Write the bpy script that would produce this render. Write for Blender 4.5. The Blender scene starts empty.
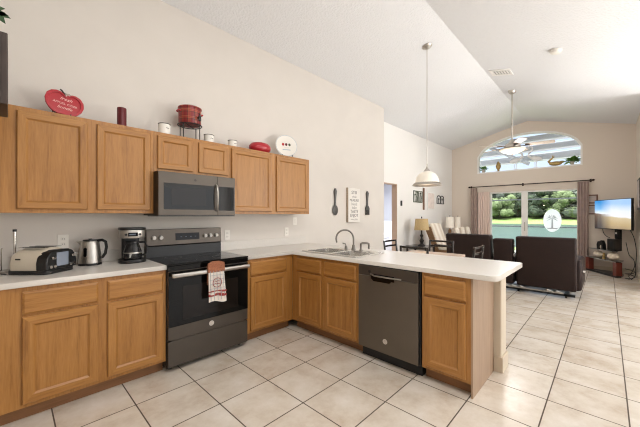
import bpy, bmesh, math, random
from mathutils import Vector, Matrix
random.seed(7)
PI = math.pi
S = bpy.context.scene
COL = S.collection

# ------------------------------------------------------------------ camera, world, lights, exposure
YAW, CAMZ = 0.766, 1.334
cd = bpy.data.cameras.new('camera')
cam = bpy.data.objects.new('camera', cd); COL.objects.link(cam)
cam.location = (0, 0, CAMZ)
cam.rotation_euler = (PI/2, 0, YAW - PI/2)
cd.sensor_width = 36; cd.lens = 298.15/640*36
cd.shift_y = 2.0/640
cd.clip_start = 0.02; cd.clip_end = 600
S.camera = cam

def lin(c):
    def f(v):
        v /= 255.0
        return v/12.92 if v <= 0.04045 else ((v+0.055)/1.055)**2.4
    return (f(c[0]), f(c[1]), f(c[2]), 1)

w = bpy.data.worlds.new('sky'); S.world = w; w.use_nodes = True
wn = w.node_tree.nodes; wl = w.node_tree.links
bg = wn['Background']; bg.inputs['Strength'].default_value = 1.25
tc = wn.new('ShaderNodeTexCoord'); sx = wn.new('ShaderNodeSeparateXYZ'); cr = wn.new('ShaderNodeValToRGB')
wl.new(tc.outputs['Generated'], sx.inputs[0]); wl.new(sx.outputs['Z'], cr.inputs[0]); wl.new(cr.outputs[0], bg.inputs['Color'])
cr.color_ramp.elements[0].position = 0.0; cr.color_ramp.elements[0].color = lin((232, 240, 248))
cr.color_ramp.elements[1].position = 0.95; cr.color_ramp.elements[1].color = lin((150, 192, 240))
e = cr.color_ramp.elements.new(0.2); e.color = lin((205, 226, 250))
for p_, c_ in ((.45, (1.1, 1.3, 1.6, 1)), (.62, (7, 7.3, 7.8, 1))):
    e = cr.color_ramp.elements.new(p_); e.color = c_
cr.color_ramp.elements[-1].color = (8, 8.3, 8.8, 1)

def light(name, kind, loc, rot, energy, color=(1, 1, 1), size=1, sizey=None):
    ld = bpy.data.lights.new(name, kind); ld.energy = energy; ld.color = color
    if kind == 'AREA':
        ld.size = size
        if sizey: ld.shape = 'RECTANGLE'; ld.size_y = sizey
    elif kind == 'SUN': ld.angle = math.radians(2)
    else: ld.shadow_soft_size = size
    o = bpy.data.objects.new(name, ld); COL.objects.link(o); o.location = loc; o.rotation_euler = rot
    return o
light('sun', 'SUN', (0, 0, 30), (math.radians(38), 0, math.radians(-75)), 1.5, (1, .96, .88))
WARM = (1.0, .95, .88)
light('kitchen_back_fill', 'AREA', (0.9, -3.75, 1.75), (PI/2, 0, 0), 8, (1, .985, .96), 2.4, 1.6)  # weak area fill added behind the camera, aimed at the range wall
light('dining_back_fill', 'AREA', (4.0, -3.75, 1.6), (PI/2, 0, 0), 45, (1, .99, .975), 2.4, 2.0)  # unseen fill panel put in to brighten the peninsula and dining side
light('ceiling_fill', 'AREA', (2.9, -2.0, 1.0), (math.radians(180), 0, 0), 60, (1, .985, .97), 3.0, 1.6)  # invented upward panel near the floor, washes the ceiling for soft fill
light('kitchen_overhead_fill', 'AREA', (1.0, 0.4, 3.58), (0, 0, 0), 52, (1, .985, .96), 1.2, .7)  # added overhead panel lighting counters and floor; no fixture is modelled
light('living_ceiling_fill', 'AREA', (6.4, -2.6, .9), (math.radians(180), 0, 0), 130, (1, .985, .97), 1.6, 1.8)  # second added uplight, brightens the living room ceiling from out of view
light('living_back_fill', 'AREA', (6.4, -3.75, 1.6), (PI/2, 0, math.radians(-8)), 70, (1, .99, .98), 1.8, 1.8)  # made-up fill from behind, brightens the picture wall
light('bedroom_fill', 'AREA', (7.4, 5.0, 2.2), (0, 0, 0), 70, (.95, .97, 1), 1.5, 1.5)  # downward panel added inside the bedroom to brighten the doorway view

S.view_settings.view_transform = 'Standard'
S.view_settings.look = 'None'
S.view_settings.gamma = 1
S.view_settings.use_curve_mapping = False
S.view_settings.exposure = 0.0
try:
    S.cycles.use_denoising = True; S.cycles.filter_width = 1.1
    S.cycles.max_bounces = 10; S.cycles.diffuse_bounces = 5; S.cycles.transparent_max_bounces = 16
    S.cycles.sample_clamp_indirect = 6
    S.cycles.caustics_reflective = False; S.cycles.caustics_refractive = False
except Exception: pass

# ------------------------------------------------------------------ materials
def bsdf(m): return m.node_tree.nodes['Principled BSDF']
def mat(name, c, rough=.5, metal=0, spec=.5, noise=0, nscale=30, bump=0, bscale=60, emit=None, estr=1, trans=0, alpha=1, coat=0):
    m = bpy.data.materials.new(name); m.use_nodes = True
    nt = m.node_tree; b = bsdf(m)
    b.inputs['Base Color'].default_value = lin(c); b.inputs['Roughness'].default_value = rough
    b.inputs['Metallic'].default_value = metal; b.inputs['Specular IOR Level'].default_value = spec
    if coat: b.inputs['Coat Weight'].default_value = coat; b.inputs['Coat Roughness'].default_value = .08
    if trans: b.inputs['Transmission Weight'].default_value = trans
    if alpha < 1: b.inputs['Alpha'].default_value = alpha
    if emit: b.inputs['Emission Color'].default_value = lin(emit); b.inputs['Emission Strength'].default_value = estr
    t = nt.nodes.new('ShaderNodeTexCoord')
    if noise:
        n = nt.nodes.new('ShaderNodeTexNoise'); n.inputs['Scale'].default_value = nscale; n.inputs['Detail'].default_value = 4
        nt.links.new(t.outputs['Object'], n.inputs['Vector'])
        r = nt.nodes.new('ShaderNodeValToRGB')
        k = lin(c)
        r.color_ramp.elements[0].position = .3; r.color_ramp.elements[0].color = tuple(max(0, x*(1-noise)) for x in k[:3])+(1,)
        r.color_ramp.elements[1].position = .7; r.color_ramp.elements[1].color = tuple(min(1, x*(1+noise)) for x in k[:3])+(1,)
        nt.links.new(n.outputs['Fac'], r.inputs[0]); nt.links.new(r.outputs[0], b.inputs['Base Color'])
    if bump:
        n = nt.nodes.new('ShaderNodeTexNoise'); n.inputs['Scale'].default_value = bscale; n.inputs['Detail'].default_value = 3
        nt.links.new(t.outputs['Object'], n.inputs['Vector'])
        bp = nt.nodes.new('ShaderNodeBump'); bp.inputs['Strength'].default_value = bump; bp.inputs['Distance'].default_value = .01
        nt.links.new(n.outputs['Fac'], bp.inputs['Height']); nt.links.new(bp.outputs[0], b.inputs['Normal'])
    return m

def oak(name, vertical, dark=(130, 85, 39), mid=(158, 109, 53), light_=(176, 126, 67), rough=.38):
    m = bpy.data.materials.new(name); m.use_nodes = True
    nt = m.node_tree; b = bsdf(m); L = nt.links.new
    t = nt.nodes.new('ShaderNodeTexCoord'); mp = nt.nodes.new('ShaderNodeMapping'); oi = nt.nodes.new('ShaderNodeObjectInfo')
    mul = nt.nodes.new('ShaderNodeMath'); mul.operation = 'MULTIPLY'; mul.inputs[1].default_value = 17
    L(oi.outputs['Random'], mul.inputs[0]); L(mul.outputs[0], mp.inputs['Location'])
    L(t.outputs['Object'], mp.inputs['Vector'])
    mp.inputs['Scale'].default_value = (1, 1, .07) if vertical else (.07, 1, 1)
    n1 = nt.nodes.new('ShaderNodeTexNoise'); n1.inputs['Scale'].default_value = 26; n1.inputs['Detail'].default_value = 5; n1.inputs['Distortion'].default_value = .6
    n2 = nt.nodes.new('ShaderNodeTexNoise'); n2.inputs['Scale'].default_value = 170; n2.inputs['Detail'].default_value = 2
    L(mp.outputs[0], n1.inputs['Vector']); L(mp.outputs[0], n2.inputs['Vector'])
    r = nt.nodes.new('ShaderNodeValToRGB'); els = r.color_ramp.elements
    els[0].position = .28; els[0].color = lin(dark); els[1].position = .7; els[1].color = lin(light_)
    x = els.new(.46); x.color = lin(mid)
    mx = nt.nodes.new('ShaderNodeMath'); mx.operation = 'MULTIPLY_ADD'; mx.inputs[1].default_value = .35
    L(n2.outputs['Fac'], mx.inputs[0])
    m2 = nt.nodes.new('ShaderNodeMath'); m2.operation = 'MULTIPLY'; m2.inputs[1].default_value = .65
    L(n1.outputs['Fac'], m2.inputs[0]); L(m2.outputs[0], mx.inputs[2])
    L(mx.outputs[0], r.inputs[0]); L(r.outputs[0], b.inputs['Base Color'])
    b.inputs['Roughness'].default_value = rough
    bp = nt.nodes.new('ShaderNodeBump'); bp.inputs['Strength'].default_value = .08; bp.inputs['Distance'].default_value = .004
    L(n2.outputs['Fac'], bp.inputs['Height']); L(bp.outputs[0], b.inputs['Normal'])
    return m

def tile_mat():
    m = bpy.data.materials.new('floor_tile'); m.use_nodes = True
    nt = m.node_tree; b = bsdf(m); L = nt.links.new
    g = nt.nodes.new('ShaderNodeNewGeometry'); mp = nt.nodes.new('ShaderNodeMapping')
    L(g.outputs['Position'], mp.inputs['Vector']); mp.inputs['Location'].default_value = (-.199+.416*10, .105+.416*20, 0)
    br = nt.nodes.new('ShaderNodeTexBrick'); br.offset = 0; br.squash = 1
    br.inputs['Scale'].default_value = 1; br.inputs['Brick Width'].default_value = .416; br.inputs['Row Height'].default_value = .416
    br.inputs['Mortar Size'].default_value = .0044; br.inputs['Mortar Smooth'].default_value = .15; br.inputs['Bias'].default_value = 0
    br.inputs['Color1'].default_value = (0, 0, 0, 1); br.inputs['Color2'].default_value = (1, 1, 1, 1)
    L(mp.outputs[0], br.inputs['Vector'])
    n = nt.nodes.new('ShaderNodeTexNoise'); n.inputs['Scale'].default_value = 3.2; n.inputs['Detail'].default_value = 9; n.inputs['Roughness'].default_value = .68
    vm = nt.nodes.new('ShaderNodeVectorMath'); vm.operation = 'MULTIPLY_ADD'; vm.inputs[1].default_value = (3, 3, 3)
    L(br.outputs['Color'], vm.inputs[0]); L(g.outputs['Position'], vm.inputs[2]); L(vm.outputs[0], n.inputs['Vector'])
    r = nt.nodes.new('ShaderNodeValToRGB'); els = r.color_ramp.elements
    els[0].position = .3; els[0].color = lin((188, 172, 154)); els[1].position = .72; els[1].color = lin((221, 214, 205))
    x = els.new(.5); x.color = lin((208, 198, 184))
    L(n.outputs['Fac'], r.inputs[0])
    mix = nt.nodes.new('ShaderNodeMix'); mix.data_type = 'RGBA'
    L(br.outputs['Fac'], mix.inputs['Factor']); L(r.outputs[0], mix.inputs['A']); mix.inputs['B'].default_value = lin((84, 72, 60))
    L(mix.outputs['Result'], b.inputs['Base Color'])
    rr = nt.nodes.new('ShaderNodeMapRange'); rr.inputs['To Min'].default_value = .24; rr.inputs['To Max'].default_value = .8
    L(br.outputs['Fac'], rr.inputs['Value']); L(rr.outputs[0], b.inputs['Roughness'])
    inv = nt.nodes.new('ShaderNodeMath'); inv.operation = 'MULTIPLY_ADD'; inv.inputs[1].default_value = -1; 
    m3 = nt.nodes.new('ShaderNodeMath'); m3.operation = 'MULTIPLY'; m3.inputs[1].default_value = .12
    L(n.outputs['Fac'], m3.inputs[0]); L(br.outputs['Fac'], inv.inputs[0]); L(m3.outputs[0], inv.inputs[2])
    bp = nt.nodes.new('ShaderNodeBump'); bp.inputs['Strength'].default_value = .35; bp.inputs['Distance'].default_value = .004
    L(inv.outputs[0], bp.inputs['Height']); L(bp.outputs[0], b.inputs['Normal'])
    return m

def glass_pane(name, tint=(255, 255, 255), gloss=.08):
    m = bpy.data.materials.new(name); m.use_nodes = True; nt = m.node_tree
    nt.nodes.remove(bsdf(m)); out = nt.nodes['Material Output']
    tr = nt.nodes.new('ShaderNodeBsdfTransparent'); tr.inputs[0].default_value = lin(tint)
    gl = nt.nodes.new('ShaderNodeBsdfGlossy'); gl.inputs['Roughness'].default_value = .02
    fr = nt.nodes.new('ShaderNodeFresnel'); fr.inputs[0].default_value = 1.3
    mx = nt.nodes.new('ShaderNodeMixShader')
    nt.links.new(fr.outputs[0], mx.inputs[0]); nt.links.new(tr.outputs[0], mx.inputs[1]); nt.links.new(gl.outputs[0], mx.inputs[2])
    nt.links.new(mx.outputs[0], out.inputs[0]); return m

def ramp_z(name, stops, axis='Z', rough=.6, scale=1, emit=0, noise=0):
    """colour bands along one object axis (printed pattern of the thing itself)"""
    m = bpy.data.materials.new(name); m.use_nodes = True; nt = m.node_tree; b = bsdf(m); L = nt.links.new
    t = nt.nodes.new('ShaderNodeTexCoord'); s = nt.nodes.new('ShaderNodeSeparateXYZ'); r = nt.nodes.new('ShaderNodeValToRGB')
    L(t.outputs['Generated'], s.inputs[0])
    if noise:
        n = nt.nodes.new('ShaderNodeTexNoise'); n.inputs['Scale'].default_value = 5
        L(t.outputs['Generated'], n.inputs['Vector'])
        ma = nt.nodes.new('ShaderNodeMath'); ma.operation = 'MULTIPLY_ADD'; ma.inputs[1].default_value = noise
        L(n.outputs['Fac'], ma.inputs[0]); L(s.outputs[axis], ma.inputs[2]); L(ma.outputs[0], r.inputs[0])
    else: L(s.outputs[axis], r.inputs[0])
    els = r.color_ramp.elements
    els[0].position, els[0].color = stops[0][0], lin(stops[0][1]); els[1].position, els[1].color = stops[-1][0], lin(stops[-1][1])
    for p, c in stops[1:-1]:
        x = els.new(p); x.color = lin(c)
    b.inputs['Roughness'].default_value = rough
    if emit:
        b.inputs['Base Color'].default_value = (.01, .01, .01, 1); L(r.outputs[0], b.inputs['Emission Color']); b.inputs['Emission Strength'].default_value = emit
    else: L(r.outputs[0], b.inputs['Base Color'])
    return m

def plaid_mat():
    m = bpy.data.materials.new('red_plaid_enamel'); m.use_nodes = True; nt = m.node_tree; b = bsdf(m); L = nt.links.new
    t = nt.nodes.new('ShaderNodeTexCoord'); s = nt.nodes.new('ShaderNodeSeparateXYZ'); L(t.outputs['Object'], s.inputs[0])
    def band(sock, freq):
        a = nt.nodes.new('ShaderNodeMath'); a.operation = 'MULTIPLY'; a.inputs[1].default_value = freq; L(sock, a.inputs[0])
        c = nt.nodes.new('ShaderNodeMath'); c.operation = 'FRACT'; L(a.outputs[0], c.inputs[0])
        r = nt.nodes.new('ShaderNodeValToRGB'); r.color_ramp.interpolation = 'CONSTANT'
        e0 = r.color_ramp.elements; e0[0].position = 0; e0[0].color = lin((128, 30, 34)); e0[1].position = .45; e0[1].color = lin((70, 26, 26))
        for p, cc in ((.62, (176, 96, 60)), (.72, (150, 40, 40)), (.85, (196, 140, 90)), (.9, (120, 28, 32))):
            x = e0.new(p); x.color = lin(cc)
        L(c.outputs[0], r.inputs[0]); return r.outputs[0]
    at = nt.nodes.new('ShaderNodeMath'); at.operation = 'ARCTAN2'; L(s.outputs['Y'], at.inputs[0]); L(s.outputs['X'], at.inputs[1])
    A = band(at.outputs[0], 1.6); B = band(s.outputs['Z'], 14)
    mx = nt.nodes.new('ShaderNodeMix'); mx.data_type = 'RGBA'; mx.inputs['Factor'].default_value = .5
    L(A, mx.inputs['A']); L(B, mx.inputs['B']); L(mx.outputs['Result'], b.inputs['Base Color']); b.inputs['Roughness'].default_value = .3
    return m

M = {}
M['wall'] = mat('wall_paint', (214, 208, 201), .85, noise=.015, nscale=4, bump=.05, bscale=120, spec=.2)
M['wall_far'] = mat('wall_paint_beige', (226, 214, 201), .85, bump=.05, bscale=120, spec=.2)
M['wall_alcove'] = mat('wall_paint_pale', (236, 233, 229), .85, bump=.05, bscale=120, spec=.2)
M['ceiling'] = mat('ceiling_paint', (228, 229, 231), .9, bump=.9, bscale=42, spec=.15)
M['white'] = mat('white_trim_paint', (240, 238, 234), .4)
M['base'] = mat('baseboard_paint', (206, 193, 173), .5)
M['jamb'] = mat('tan_jamb_paint', (196, 168, 144), .6)
M['bedroom'] = mat('pale_blue_paint', (214, 216, 224), .85)
M['tile'] = tile_mat()
M['oakv'] = oak('oak_upright_grain', True); M['oakh'] = oak('oak_cross_grain', False)
M['oakside'] = oak('oak_end_panel', True, (142, 116, 94), (156, 130, 107), (166, 140, 117), .42)
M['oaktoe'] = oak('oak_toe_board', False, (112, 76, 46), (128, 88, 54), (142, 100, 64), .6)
M['counter'] = mat('counter_laminate', (210, 205, 198), .3, noise=.025, nscale=90)
M['slate'] = mat('slate_metal', (86, 79, 72), .42, metal=.7, noise=.03, nscale=6)
M['slate_dark'] = mat('slate_dark_metal', (60, 55, 51), .45, metal=.6)
M['black'] = mat('black_plastic', (18, 18, 19), .4)
M['blackgloss'] = mat('black_glass', (12, 11, 10), .08, spec=.2)
M['ovenwin'] = mat('oven_window_glass', (26, 21, 18), .1, spec=.2)
M['steel'] = mat('stainless_steel', (176, 172, 166), .36, metal=1, noise=.04, nscale=12)
M['sink'] = mat('sink_steel', (214, 212, 208), .25, metal=1)
M['chrome'] = mat('chrome', (205, 203, 200), .12, metal=1)
M['nickel'] = mat('brushed_nickel', (196, 190, 182), .38, metal=1)
M['graymetal'] = mat('grey_faucet_metal', (128, 124, 118), .28, metal=1)
M['iron'] = mat('dark_iron', (48, 44, 42), .5, metal=.4)
M['cream'] = mat('cream_enamel', (206, 196, 178), .28, coat=.2)
M['digit'] = mat('dim_display_digit', (84, 94, 108), .4)
M['display'] = mat('display_glass', (14, 14, 17), .15, spec=.12)
M['grayscreen'] = mat('toaster_panel', (150, 160, 176), .2, metal=.3)
M['plastic'] = mat('white_plastic', (232, 228, 220), .4)
M['red'] = mat('red_enamel', (170, 24, 38), .28, coat=.3)
M['darkred'] = mat('dark_red_wax', (92, 14, 22), .45)
M['plaid'] = plaid_mat()
M['ceramic'] = mat('white_ceramic', (232, 228, 220), .25)
M['ink'] = mat('dark_ink', (70, 66, 64), .7)
M['inkgrey'] = mat('grey_ink', (150, 146, 142), .7)
M['letter'] = mat('pale_pink_lettering', (236, 196, 190), .6)
M['utensil'] = mat('dark_pewter', (84, 82, 80), .45, metal=.5, noise=.2, nscale=20)
M['canvas'] = mat('white_canvas', (224, 220, 214), .8, noise=.03)
M['canvas_side'] = mat('weathered_canvas_edge', (176, 160, 140), .8, noise=.15, nscale=40)
M['darkwood'] = oak('dark_walnut', True, (40, 28, 22), (52, 38, 31), (62, 46, 38), .5)
M['leaf'] = mat('dark_green_leaf', (34, 66, 26), .5, noise=.3, nscale=20)
M['leaf_light'] = mat('fresh_green_leaf', (96, 142, 60), .5, noise=.3, nscale=20)
M['clay'] = mat('pale_pot', (186, 178, 164), .6)
M['sofa'] = mat('brown_leather', (36, 21, 17), .55, spec=.3, noise=.12, nscale=14, bump=.1, bscale=50)
M['glass'] = glass_pane('window_glass')
M['carafe'] = mat('smoked_carafe_glass', (40, 40, 42), .05, spec=.6, trans=.5)
M['shade'] = mat('pendant_frosted_glass', (238, 232, 220), .3, emit=(255, 240, 215), estr=.12)
M['bowl'] = mat('fan_bowl_glass', (222, 208, 190), .35, emit=(255, 235, 205), estr=.05)
M['blade'] = mat('washed_wood_blade', (176, 160, 146), .5, noise=.08)
M['lampshade'] = mat('tan_linen_shade', (196, 170, 124), .8, noise=.12, nscale=60)
M['whiteshade'] = mat('white_linen_shade', (240, 232, 218), .8, emit=(255, 245, 230), estr=.15)
M['wicker'] = mat('brown_wicker', (142, 108, 74), .7, noise=.3, nscale=70)
M['stripe'] = ramp_z('cream_stripe_fabric', [(0, (232, 224, 210)), (.25, (206, 190, 172)), (.45, (234, 226, 214)), (.7, (204, 188, 170)), (1, (234, 226, 212))], 'X', .9)
M['pinkstripe'] = mat('rose_cream_fabric', (226, 204, 190), .9, noise=.08, nscale=10)
M['curtain'] = mat('taupe_curtain', (184, 164, 154), .8, noise=.08, nscale=8)
M['sheer'] = mat('rose_sheer', (226, 206, 194), .8)
M['bronze'] = mat('dark_bronze_rod', (60, 44, 36), .4, metal=.6)
M['mahogany'] = mat('mahogany', (108, 44, 30), .35, noise=.15, nscale=14)
M['smoke'] = mat('black_glass_shelf', (24, 24, 26), .08)
M['shell'] = mat('cream_shell', (226, 212, 190), .5, noise=.12, nscale=16)
M['gold'] = mat('antique_gold', (176, 148, 92), .35, metal=.5, noise=.2, nscale=30)
M['heron'] = mat('white_painted_metal', (238, 238, 240), .5)
M['table'] = mat('beige_tabletop', (214, 192, 176), .25)
M['chairwood'] = mat('espresso_chair', (34, 28, 27), .22, coat=.3)
M['seatpad'] = mat('grey_seat_pad', (120, 110, 104), .9)
M['grass'] = mat('lawn_grass', (112, 132, 74), .95, noise=.18, nscale=.35, spec=.1)
M['water'] = mat('pond_water', (34, 58, 42), .3, spec=.3, noise=.25, nscale=.12, bump=.06, bscale=1.2)
M['slab'] = mat('patio_concrete', (206, 200, 192), .8, noise=.05, nscale=3)
M['cage'] = mat('bronze_screen_rail', (70, 74, 78), .5)
M['beam'] = mat('white_aluminium', (176, 180, 188), .5)
M['tree1'] = mat('tree_foliage_dark', (62, 72, 56), .9, noise=.4, nscale=1.2, spec=.1)
M['tree2'] = mat('tree_foliage_light', (98, 110, 76), .9, noise=.35, nscale=1.2, spec=.1)
M['tree3'] = mat('tree_foliage_grey', (84, 91, 80), .9, noise=.35, nscale=1.2, spec=.1)
M['bark'] = mat('bark', (88, 74, 60), .9, noise=.3, nscale=6)
M['bedding'] = mat('white_bedding', (236, 236, 244), .9)
M['bluefab'] = mat('blue_pillow_fabric', (128, 150, 188), .9, noise=.2, nscale=10)
M['towel'] = mat('white_waffle_towel', (228, 220, 210), .9, bump=.3, bscale=140)
M['crochet'] = mat('brown_crochet', (150, 96, 70), .95, noise=.25, nscale=90, bump=.5, bscale=160)
M['towelred'] = mat('rust_towel_stripe', (150, 62, 58), .9)
M['towelgrey'] = mat('grey_check_thread', (168, 172, 178), .9)
M['bluegrey'] = mat('plate_blue_print', (150, 168, 186), .5)
M['etch'] = mat('white_etched_film', (244, 246, 248), .6)
_nt = M['etch'].node_tree; _t = _nt.nodes.new('ShaderNodeBsdfTranslucent'); _t.inputs[0].default_value = (1, 1, 1, 1); _m = _nt.nodes.new('ShaderNodeMixShader'); _m.inputs[0].default_value = .9
_nt.links.new(bsdf(M['etch']).outputs[0], _m.inputs[1]); _nt.links.new(_t.outputs[0], _m.inputs[2]); _nt.links.new(_m.outputs[0], _nt.nodes['Material Output'].inputs[0])
M['etchgrey'] = mat('grey_etched_lines', (186, 192, 198), .6)
M['frame_brown'] = mat('brown_frame', (120, 86, 66), .5)
M['print'] = mat('faded_print', (196, 184, 178), .7, noise=.2, nscale=9)
M['pinkprint'] = mat('rose_print', (230, 216, 208), .7, noise=.12, nscale=8)
M['greenframe'] = mat('green_black_iron', (62, 72, 48), .5, noise=.4, nscale=12)

# ------------------------------------------------------------------ mesh helpers
class MB:
    def __init__(self): self.bm = bmesh.new()
    def _merge(self, b2, mi=0):
        me = bpy.data.meshes.new('t'); b2.to_mesh(me); b2.free()
        n0 = len(self.bm.faces); self.bm.from_mesh(me); bpy.data.meshes.remove(me)
        if mi:
            self.bm.faces.ensure_lookup_table()
            for f in self.bm.faces[n0:]: f.material_index = mi
        return self
    def box(self, x0, y0, z0, x1, y1, z1, bev=0, seg=2, mi=0, M4=None):
        b = bmesh.new(); bmesh.ops.create_cube(b, size=1)
        for v in b.verts:
            v.co = Vector((x0+(v.co.x+.5)*(x1-x0), y0+(v.co.y+.5)*(y1-y0), z0+(v.co.z+.5)*(z1-z0)))
        if bev: bmesh.ops.bevel(b, geom=b.edges[:], offset=bev, segments=seg, affect='EDGES', profile=.5)
        if M4 is not None: bmesh.ops.transform(b, matrix=M4, verts=b.verts)
        return self._merge(b, mi)
    def lathe(self, prof, c=(0, 0, 0), n=28, mi=0, M4=None, sc=(1, 1)):
        b = bmesh.new(); rings = []
        for r, z in prof:
            if r < 1e-6: rings.append([b.verts.new((c[0], c[1], c[2]+z))])
            else: rings.append([b.verts.new((c[0]+r*sc[0]*math.cos(2*PI*i/n), c[1]+r*sc[1]*math.sin(2*PI*i/n), c[2]+z)) for i in range(n)])
        for a, d in zip(rings, rings[1:]):
            for i in range(n):
                j = (i+1) % n
                if len(a) == 1 and len(d) == 1: continue
                if len(a) == 1: b.faces.new((a[0], d[j], d[i]))
                elif len(d) == 1: b.faces.new((a[i], a[j], d[0]))
                else: b.faces.new((a[i], a[j], d[j], d[i]))
        bmesh.ops.recalc_face_normals(b, faces=b.faces)
        if M4 is not None: bmesh.ops.transform(b, matrix=M4, verts=b.verts)
        return self._merge(b, mi)
    def cyl(self, p, q, r, r2=None, n=16, mi=0):
        p = Vector(p); q = Vector(q); d = q-p; L = d.length
        R = d.to_track_quat('Z', 'Y').to_matrix().to_4x4()
        return self.lathe([(0, 0), (r, 0), (r if r2 is None else r2, L), (0, L)], n=n, mi=mi, M4=Matrix.Translation(p) @ R)
    def prism(self, pts, lo, hi, axis='z', mi=0, bev=0):
        b = bmesh.new()
        def mk(a, c, h):
            return {'z': (a, c, h), 'y': (a, h, c), 'x': (h, a, c)}[axis]
        A = [b.verts.new(mk(x, y, lo)) for x, y in pts]; B = [b.verts.new(mk(x, y, hi)) for x, y in pts]
        b.faces.new(A); b.faces.new(B[::-1])
        for i in range(len(pts)):
            j = (i+1) % len(pts); b.faces.new((A[i], B[i], B[j], A[j]))
        bmesh.ops.recalc_face_normals(b, faces=b.faces)
        if bev: bmesh.ops.bevel(b, geom=b.edges[:], offset=bev, segments=2, affect='EDGES', profile=.5)
        return self._merge(b, mi)
    def tube(self, pts, r, n=8, mi=0, rs=None):
        b = bmesh.new(); pts = [Vector(p) for p in pts]; rings = []
        for i, p in enumerate(pts):
            d = (pts[min(i+1, len(pts)-1)]-pts[max(i-1, 0)]).normalized()
            R = d.to_track_quat('Z', 'Y').to_matrix(); rr = rs[i] if rs else r
            rings.append([b.verts.new(p+R @ Vector((rr*math.cos(2*PI*k/n), rr*math.sin(2*PI*k/n), 0))) for k in range(n)])
        for a, d in zip(rings, rings[1:]):
            # align rings to avoid twisting
            best = min(range(n), key=lambda s: sum((a[k].co-d[(k+s) % n].co).length for k in range(n)))
            d[:] = d[best:]+d[:best]
            for k in range(n): b.faces.new((a[k], a[(k+1) % n], d[(k+1) % n], d[k]))
        b.faces.new(rings[0][::-1]); b.faces.new(rings[-1])
        bmesh.ops.recalc_face_normals(b, faces=b.faces)
        return self._merge(b, mi)
    def ball(self, c, r, seg=16, mi=0, rot=None):
        b = bmesh.new(); bmesh.ops.create_uvsphere(b, u_segments=seg, v_segments=max(8, seg//2), radius=1)
        if isinstance(r, (int, float)): r = (r, r, r)
        Mx = Matrix.Translation(c) @ (rot.to_4x4() if rot is not None else Matrix()) @ Matrix.Diagonal((r[0], r[1], r[2], 1))
        bmesh.ops.transform(b, matrix=Mx, verts=b.verts)
        return self._merge(b, mi)
    def mesh(self, me, M4=None):
        b = bmesh.new(); b.from_mesh(me)
        if M4 is not None: bmesh.ops.transform(b, matrix=M4, verts=b.verts)
        return self._merge(b)
    def build(self, name, mats, parent=None, smooth=False, loc=None, rot=None):
        me = bpy.data.meshes.new(name); self.bm.to_mesh(me); self.bm.free()
        for m in (mats if isinstance(mats, (list, tuple)) else [mats]): me.materials.append(m)
        if smooth:
            for p in me.polygons: p.use_smooth = True
            try: me.set_sharp_from_angle(angle=math.radians(40))
            except Exception: pass
        o = bpy.data.objects.new(name, me); COL.objects.link(o)
        if parent: o.parent = parent
        if loc is not None: o.location = loc
        if rot is not None: o.rotation_euler = rot
        return o

def plate_mesh(outline, holes=(), th=.01, bevel=0):
    """flat outline with holes, thickness th centred on z=0"""
    cu = bpy.data.curves.new('plate', 'CURVE'); cu.dimensions = '2D'; cu.fill_mode = 'BOTH'; cu.extrude = th/2; cu.bevel_depth = bevel
    for poly in [outline]+list(holes):
        sp = cu.splines.new('POLY'); sp.points.add(len(poly)-1)
        for p, (x, y) in zip(sp.points, poly): p.co = (x, y, 0, 1)
        sp.use_cyclic_u = True
    return curve_to_mesh(cu)
def curve_to_mesh(cu):
    o = bpy.data.objects.new('tmp', cu); COL.objects.link(o); bpy.context.view_layer.update()
    dg = bpy.context.evaluated_depsgraph_get()
    me = bpy.data.meshes.new_from_object(o.evaluated_get(dg), depsgraph=dg)
    bpy.data.objects.remove(o); bpy.data.curves.remove(cu)
    me.materials.clear()
    return me
def text_mesh(body, size, depth=.001, shear=0, align='CENTER'):
    cu = bpy.data.curves.new('txt', 'FONT'); cu.body = body; cu.size = size; cu.extrude = depth; cu.align_x = align; cu.shear = shear; cu.resolution_u = 3
    return curve_to_mesh(cu)
XZ = Matrix.Rotation(PI/2, 4, 'X')             # plate xy -> world xz, facing -y
def thing(name, label, cat, loc=(0, 0, 0), rotz=0, group=None):
    o = bpy.data.objects.new(name, None); COL.objects.link(o); o.empty_display_size = .1
    o.location = loc; o.rotation_euler = (0, 0, rotz); o['label'] = label; o['category'] = cat
    if group: o['group'] = group
    return o
def tag(o, label, cat, group=None, kind=None):
    o['label'] = label; o['category'] = cat
    if group: o['group'] = group
    if kind: o['kind'] = kind
    return o
def struct(o, label, cat):
    o['kind'] = 'structure'; o['label'] = label; o['category'] = cat; return o
def dup(root, loc, rotz, label, group=None):
    r = root.copy(); COL.objects.link(r); r.location = loc; r.rotation_euler = (0, 0, rotz); r['label'] = label
    if group: r['group'] = group
    for ch in list(root.children):
        c = ch.copy(); COL.objects.link(c); c.parent = r
        for g in list(ch.children):
            d = g.copy(); COL.objects.link(d); d.parent = c
    return r
def rrect(x0, y0, x1, y1, r, n=6):
    out = []
    for cx, cy, a in ((x1-r, y0+r, -90), (x1-r, y1-r, 0), (x0+r, y1-r, 90), (x0+r, y0+r, 180)):
        for i in range(n+1):
            t = math.radians(a+90*i/n); out.append((cx+r*math.cos(t), cy+r*math.sin(t)))
    return out
def circle(cx, cy, rx, ry=None, n=40):
    ry = ry or rx
    return [(cx+rx*math.cos(2*PI*i/n), cy+ry*math.sin(2*PI*i/n)) for i in range(n)]

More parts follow.
